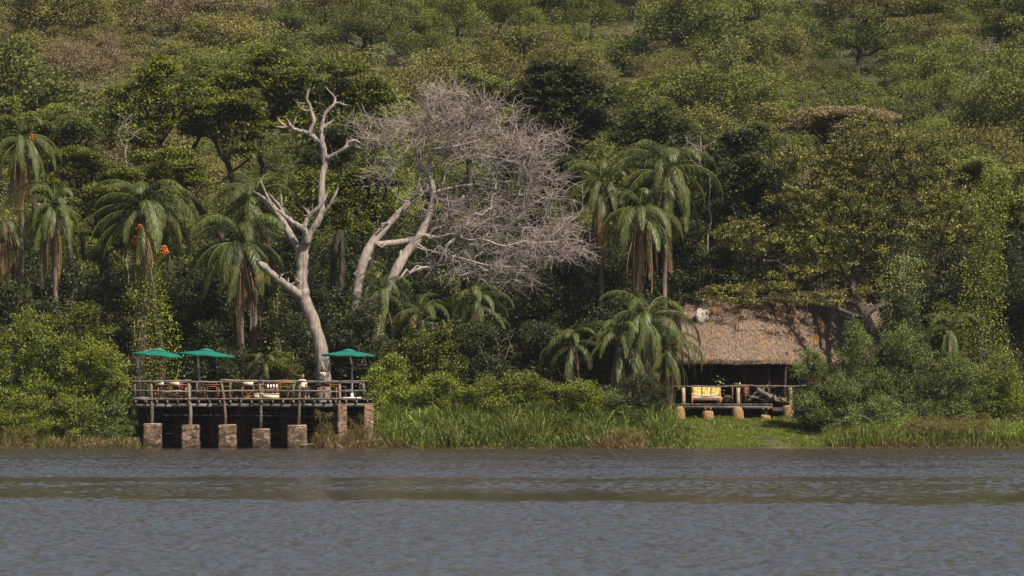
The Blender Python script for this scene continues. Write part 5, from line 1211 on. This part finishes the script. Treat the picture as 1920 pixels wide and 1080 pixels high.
vine('creeper hanging left of the middle parasol behind the deck', [(262, 600), (268, 650), (275, 700), (280, 745)], 257.0, 'gold', 1500, [14, 22, 28, 30])
vine('tall column of creepers on the right side of the golden tree', [(1868, 330), (1862, 400), (1852, 470), (1840, 540), (1835, 610), (1850, 680)], 259.5, 'bright', 8200, [26, 24, 34, 44, 55, 60])
vine('creeper curtain hanging inside the golden tree beside its trunk', [(1700, 480), (1690, 540), (1685, 600), (1690, 660)], 258.8, 'blue', 4200, [38, 46, 50, 50], .10)
vine('light creeper climbing between palms left of the bleached trunk', [(525, 560), (520, 620), (530, 690)], 258.2, 'bright', 1100, [12, 20, 30])
vine('creeper over the brush right of the level green parasol', [(670, 590), (690, 640), (720, 690)], 258.5, 'bright', 2200, [20, 40, 50])
vine('sprawling creepers on the slope at the right edge of the picture', [(1780, 690), (1850, 700), (1900, 720), (1925, 760)], 256.5, 'bright', 4200, [30, 40, 45, 40])

# ------------------------------------------------------------------ reeds, papyrus, lawn: uncountable
def blades(name, n, xr, tr_, hr, mat, w_=.016, lean=.35, kind='stuff', label=None, hfun=None, extra=None, stiff=1.0):
    x = rng.uniform(xr[0], xr[1], n); t = rng.uniform(tr_[0], tr_[1], n) ** 1.0; Y = 250 + t; x = X(960, Y) * 0 + (x - 960) / F * Y
    h = rng.uniform(hr[0], hr[1], n) * (hfun((x / Y * F + 960), t) if hfun else 1); z = hz(x, Y) - .03; b = np.stack([x, Y, z], 1)
    if extra is not None:
        keep = extra(x / Y * F + 960, t, rng.random(n)); b, h = b[keep], h[keep]; n = len(h)
    d = np.stack([rng.normal(0, lean, n), rng.normal(-.08, lean, n), np.ones(n)], 1); d = unit(d); bend = np.stack([rng.normal(0, 1, n), rng.normal(-.2, 1, n), np.zeros(n)], 1)
    hh = h[:, None]; p1 = b + d * hh * .5; p2 = b + d * hh * .85 + bend * hh * .10 / stiff; p3 = b + d * hh * 1.0 + bend * hh * .30 / stiff - np.array([0, 0, .12]) * hh / stiff
    sd = unit(np.cross(d, unit(rng.normal(0, 1, (n, 3)) + [0, 1.5, 0]))) * w_ * rng.uniform(.6, 1.3, (n, 1))
    V = np.stack([b - sd, b + sd, p1 + sd, p1 - sd, p2 + sd * .7, p2 - sd * .7, p3], 1).reshape(-1, 3); o = np.arange(n)[:, None] * 7
    q = np.concatenate([o + [0, 1, 2, 3], o + [3, 2, 4, 5]]); tri = o + [5, 4, 6]
    ob = mk(name, V, [tri, q], M[mat], None, rnd=np.repeat(rng.random(n), 7)); ob['kind'] = kind
    return ob
_cl = np.random.default_rng(5).uniform(.55, 1.25, 4000)
bank = lambda px, t: _cl[(px / 9 + 37 * np.floor(t * 1.6)).astype(int) % 4000] * (.65 + .35 * np.sin(px * .031 + 1) * np.sin(px * .083)) * np.interp(px, [690, 740, 900, 1080, 1240, 1290], [.7, 1.0, 1.05, .95, .85, .5]) * np.interp(t, [0, .6, 3], [.5, .85, 1.25])
blades('reeds', 30000, (690, 1292), (.05, 3.6), (.8, 1.9), 'reed', .017, .28, hfun=bank)
blades('shore_grass', 9000, (1545, 1925), (.1, 3.2), (.5, 1.3), 'reed', .014, .34, hfun=lambda px, t: np.interp(px, [1545, 1600, 1925], [.5, .9, 1]))
blades('shore_grass', 1500, (-10, 262), (.05, 1.4), (.25, 1.1), 'reed', .013, .42, hfun=lambda px, t: .45 + .55 * np.abs(np.sin(px * .045 + 1)) ** 2)
blades('shore_grass', 2200, (255, 420), (.1, 1.0), (.7, 1.35), 'reed', .013, .3, hfun=lambda px, t: np.where((px > 300) & (px < 345) | (px > 375) & (px < 395), 1.0, .45))
blades('dry_grass', 2600, (-10, 262), (.0, .9), (.2, .7), 'dry_reed', .012, .6)
blades('dry_grass', 2600, (545, 760), (-.2, 1.6), (.25, .95), 'dry_reed', .012, .8)
blades('dry_grass', 1500, (1110, 1210), (-.1, .9), (.3, .9), 'dry_reed', .013, .6)
blades('dry_grass', 2600, (1640, 1925), (-.1, 1.8), (.3, .8), 'dry_reed', .012, .65)
blades('dry_grass', 2600, (690, 1925), (-.15, .35), (.1, .3), 'dry_reed', .012, 1.0, hfun=lambda px, t: np.where((px > 1290) & (px < 1540), .3, 1.0))
blades('lawn', 80000, (1255, 1600), (.2, 8.6), (.04, .15), 'lawn', .009, .55, hfun=lambda px, t: .95 + .6 * (np.sin(px * .09 + t * 2.1) * np.sin(t * 1.7 + px * .023) > .1))
blades('weeds', 700, (1255, 1600), (5.0, 8.8), (.12, .38), 'reed', .014, .5)
blades('weeds', 260, (1255, 1600), (.3, 5.0), (.1, .26), 'reed', .012, .5)
def fallen():
    for k, (a, b, y) in enumerate([(600, 680, 832), (650, 735, 833), (560, 640, 831), (700, 745, 826), (1150, 1215, 832)]):
        Y = 250.3; mb = MB()
        mb.tube(wob(W(a, y + rng.uniform(-3, 3), Y), W(b, y - rng.uniform(0, 9), Y + .3), 8, .03), .022, 5); o = mb.build('fallen_stem', M['twig'])
        tag(o, ['fallen pale stem at the water edge below the brick piers', 'fallen pale stem right of the brick piers', 'fallen stem in front of the hidden stone pier', 'short fallen stem left of the reeds', 'fallen stem in the dry tuft below the dark bush'][k], 'dead stem')
fallen()
def papyrus(n, pxr, tr_, hr, mat='papyrus', label=''):
    mb = MB()
    for k in range(n):
        px = rng.uniform(*pxr); t = rng.uniform(*tr_); Y = 250 + t; x = X(px, Y); z = float(hz(x, Y)); h = rng.uniform(*hr); l = rng.normal(0, .22, 2); top = np.array([x + l[0] * h, Y + l[1] * h, z + h])
        mb.tube([[x, Y, z - .05], [(x + top[0]) / 2, (Y + top[1]) / 2, z + h * .55], top], [.018, .014, .01], 4, r=.4)
        m = 46; d = unit(rng.normal(0, 1, (m, 3)) + [l[0] * 2, 0, .35]); L = rng.uniform(.25, .5, (m, 1)); p1 = top + d * L * .6; p2 = p1 + unit(d + [0, 0, -.9]) * L * .45; sd = unit(np.cross(d, rng.normal(0, 1, (m, 3)))) * .005
        V = np.stack([top + 0 * d - sd, top + 0 * d + sd, p1 + sd, p1 - sd, p2], 1).reshape(-1, 3); o = np.arange(m)[:, None] * 5
        mb.add(V, [o + [0, 1, 2, 3]], r=np.repeat(rng.random(m), 5)); mb.F.setdefault(3, []).append(o + [3, 2, 4] + mb.n - len(V))
    o = mb.build('papyrus', M[mat]); o['kind'] = 'stuff'
papyrus(34, (545, 690), (.1, 1.3), (.4, 1.0))
papyrus(5, (585, 622), (.1, .4), (1.55, 1.9))
papyrus(4, (650, 680), (.5, 1.2), (1.2, 1.5))
papyrus(120, (1700, 1860), (.2, 1.6), (.5, 1.3))
papyrus(30, (-10, 70), (.2, 1.2), (.4, .9))
papyrus(26, (1150, 1210), (.1, .7), (.4, .9))

# ------------------------------------------------------------------ the wooded hill
def hill_proto(leaf, n, rx, rz, ls, bark='bark', flat=.6, bare=0, lift=0.0):
    """crown and trunk meshes about the origin"""
    lob = [(np.array([0, 0, rz * .9 + .9]), np.array([rx * .58, rx * .58, rz * .6]))]
    for k in range(13):
        a = k * 2.4; q = rng.uniform(.35, .95); lob.append((np.array([math.cos(a) * rx * q, math.sin(a) * rx * q, rz * rng.uniform(.4, 1.75) * (1.15 - .3 * q) + .8]), np.array([rx * .30, rx * .30, rz * .30]) * rng.uniform(.6, 1.35)))
    lob = [(c_ + [0, 0, lift], r_) for c_, r_ in lob]
    C = in_ellipsoids(lob, n, .5, .5); P, par, n0 = grow([np.array([[0, 0, -.8], [.1, 0, .8 + lift * .6], [0, .1, rz * .8 + lift]])], C[::3], seg=.9); r = np.clip(radii(P, par, .025), .015, .16)
    mb = MB(); skel_mesh(mb, P, par, r)
    if bare:
        A = C[rng.integers(0, len(C), bare)]; d = unit(rng.normal(0, 1, (bare, 3)) + [0, 0, .6])
        for a, dd in zip(A, d): mb.tube([a, a + dd * .5, a + dd * .9 + rng.normal(0, .15, 3)], [.025, .018, .01], 3, cap=False)
    to = mb.build('trunk', M[bark], None, smooth=True)
    V, Fc, rn = clump_leaves(C, .5 * rng.uniform(.7, 1.4, n), 34, ls, flat, .6)
    co = mk('crown', V, Fc, M[leaf], None, rnd=rn)
    tm, cm = to.data, co.data; bpy.data.objects.remove(to); bpy.data.objects.remove(co); return cm, tm
KIND = {}
def kinds(nm, label, cat, group, specs): KIND[nm] = (label, cat, group, [hill_proto(*s[0], **s[1]) for s in specs])
kinds('green', 'rounded mid green hillside tree', 'tree', 'green trees on the hillside', [(('hill_green', 430, 3.0, 2.1, .125), {}), (('hill_green', 380, 2.5, 2.6, .125), {}), (('hill_green', 440, 3.4, 1.7, .13), {})])
kinds('olive', 'olive green hillside tree with yellowish leaves', 'tree', 'olive trees on the hillside', [(('hill_olive', 420, 3.0, 2.0, .12), {}), (('hill_olive', 360, 2.6, 1.8, .12), dict(bare=60)), (('hill_olive', 400, 3.3, 1.4, .12), dict(flat=.4))])
kinds('dark', 'dark green dense hillside tree', 'tree', 'dark trees on the hillside', [(('hill_dark', 420, 2.6, 2.8, .13), {}), (('hill_dark', 420, 3.2, 2.0, .13), {})])
kinds('dry', 'brownish half bare hillside tree', 'tree', 'dry brown trees on the hillside', [(('hill_dry', 260, 2.8, 1.8, .12), dict(bark='bark_mid', bare=90)), (('hill_dry', 280, 3.0, 1.6, .12), dict(bark='bark_grey', bare=50))])
def nz(x, y): return (math.sin(x * .11 + 1.7 * math.sin(y * .07)) + math.sin(y * .13 + 1.1 * math.sin(x * .08 + 2)) + .6 * math.sin(x * .27 + y * .19))
kinds('fdark', 'dark leafy tree in the lower forest', 'tree', 'dark trees of the lower forest', [(('deep', 230, 2.6, 2.7, .16), dict(lift=1.4)), (('deep', 260, 3.0, 2.4, .16), dict(lift=2.0)), (('deep', 220, 2.4, 3.0, .17), dict(lift=1.0))])
kinds('folive', 'olive tree in the lower forest', 'tree', 'olive trees of the lower forest', [(('olive', 220, 2.8, 2.1, .16), dict(lift=2.2, flat=.42)), (('olive', 200, 2.5, 2.4, .16), dict(lift=1.4, flat=.5))])
def where(px, py):
    h = ['at the left edge', 'left of centre', 'in the middle', 'right of centre', 'at the right edge'][min(4, max(0, int(px / 384)))]
    return h
def put(kd, x, Y, z, px, py, s, name):
    label, cat, group, pr = KIND[kd]; cm, tm = random.choice(pr)
    lev = ('high up' if py < 90 else 'halfway up' if py < 220 else 'low down') + ' ' if kd[0] != 'f' or kd in ('fx',) else ''
    rt = thing(name, label + ', ' + lev + where(px, py), cat, (x, Y, z), group + ' ' + lev + where(px, py))
    rt.scale = (s * rng.uniform(.9, 1.15), s, s * rng.uniform(.85, 1.15)); rt.rotation_euler = (0, 0, rng.uniform(0, 6.28))
    for nm, me in (('crown', cm), ('trunk', tm)):
        o = bpy.data.objects.new(nm, me); COL.objects.link(o); o.parent = rt
cnt = 0
for ri, Y0 in enumerate(np.arange(266.5, 304, 5.2)):
    hw = .107 * Y0 + 2
    for xx in np.arange(-hw, hw, 4.7):
        x = xx + rng.uniform(-1.6, 1.6) + (ri % 2) * 2.3; Y = Y0 + rng.uniform(-2, 2); z = float(hz(x, Y)); px = x / Y * F + 960; py = 750 - (z + 5.5 - H) / Y * F
        if 1215 < px < 1725 and Y < 286: continue
        put('folive' if rng.random() < (.15 if Y < 280 else .4) else 'fdark', x, Y, z, px, py, rng.uniform(.85, 1.2), 'forest_tree'); cnt += 1
print('forest trees', cnt); cnt = 0
for ri, Y0 in enumerate(np.arange(308, 462, 7.3)):
    hw = .118 * Y0 + 4
    for xx in np.arange(-hw, hw, 6.6):
        x = xx + rng.uniform(-2.2, 2.2) + (ri % 2) * 3; Y = Y0 + rng.uniform(-2.6, 2.6); z = float(hz(x, Y))
        py = 750 - (z + 4.5 - H) / Y * F; px = x / Y * F + 960
        if py < -90 or cnt >= 298: continue
        if abs(px - 960) > 1120: continue
        v = nz(x, Y); dryness = np.interp(px, [0, 300, 600, 1000, 1920], [.42, .24, .12, .05, .08]) * np.interp(py, [-20, 150, 300], [1.1, .8, .4]); u = rng.random()
        if u < dryness + .10 * (v > 1.0): kd = 'dry'
        elif u < dryness + .14 + .15 * (v < -.9): kd = 'dark'
        elif v + rng.normal(0, .5) > .35 or px < 300: kd = 'olive'
        else: kd = 'green'
        put(kd, x, Y, z - .2, px, py, float(np.exp(rng.normal(0, .24))) * 1.16, 'hillside_tree'); cnt += 1
print('hill trees', cnt)
def undergrowth(name, n, yr, ls, leaf, hgt, dens=None):
    Y = yr[0] + (yr[1] - yr[0]) * rng.random(n); x = rng.uniform(-1, 1, n) * (.165 * Y)
    hh = hgt * (.5 + .5 * np.sin(x * .9 + 2 * np.sin(Y * .7)) * np.sin(Y * .8 + x * .3)); z = hz(x, Y) + hh * rng.random(n) ** .6
    keep = ~((x > X(1235, 262)) & (x < X(1720, 262)) & (Y < 283)) & ~((x > X(235, 252)) & (x < X(640, 252)) & (Y < 257.5))
    C = np.stack([x, Y, z], 1)[keep]; V, Fc, rn = leaves(C, ls * rng.uniform(.6, 1.3, len(C)), .55)
    o = mk(name, V, Fc, M[leaf], None, rnd=rn); o['kind'] = 'stuff'
undergrowth('undergrowth', 280000, (300, 460), .18, 'hill_olive', 2.4)
undergrowth('undergrowth', 150000, (300, 460), .17, 'hill_green', 2.2)
undergrowth('undergrowth', 120000, (262, 300), .18, 'deep', 2.4)
undergrowth('ground_cover', 34000, (251.5, 262), .12, 'bright', .9)
blades('dry_reeds', 1800, (690, 1290), (.05, 3.6), (.8, 1.9), 'dry_reed', .014, .3, hfun=bank)
blades('reeds', 9000, (690, 1260), (2.6, 5.5), (.7, 1.8), 'reed', .017, .3)

# ------------------------------------------------------------------ haze
def haze():
    mb = MB(); mb.box((0, 950, 78), (3300, 2900, 166)); m, t, out = new_mat('thin warm air')
    v = N(t, 'ShaderNodeVolumePrincipled', Density=.00006); v.inputs['Color'].default_value = (.86, .90, 1, 1); v.inputs['Anisotropy'].default_value = .2
    t.links.new(v.outputs[0], out.inputs['Volume']); o = mb.build('haze', m); o['kind'] = 'stuff'
haze()
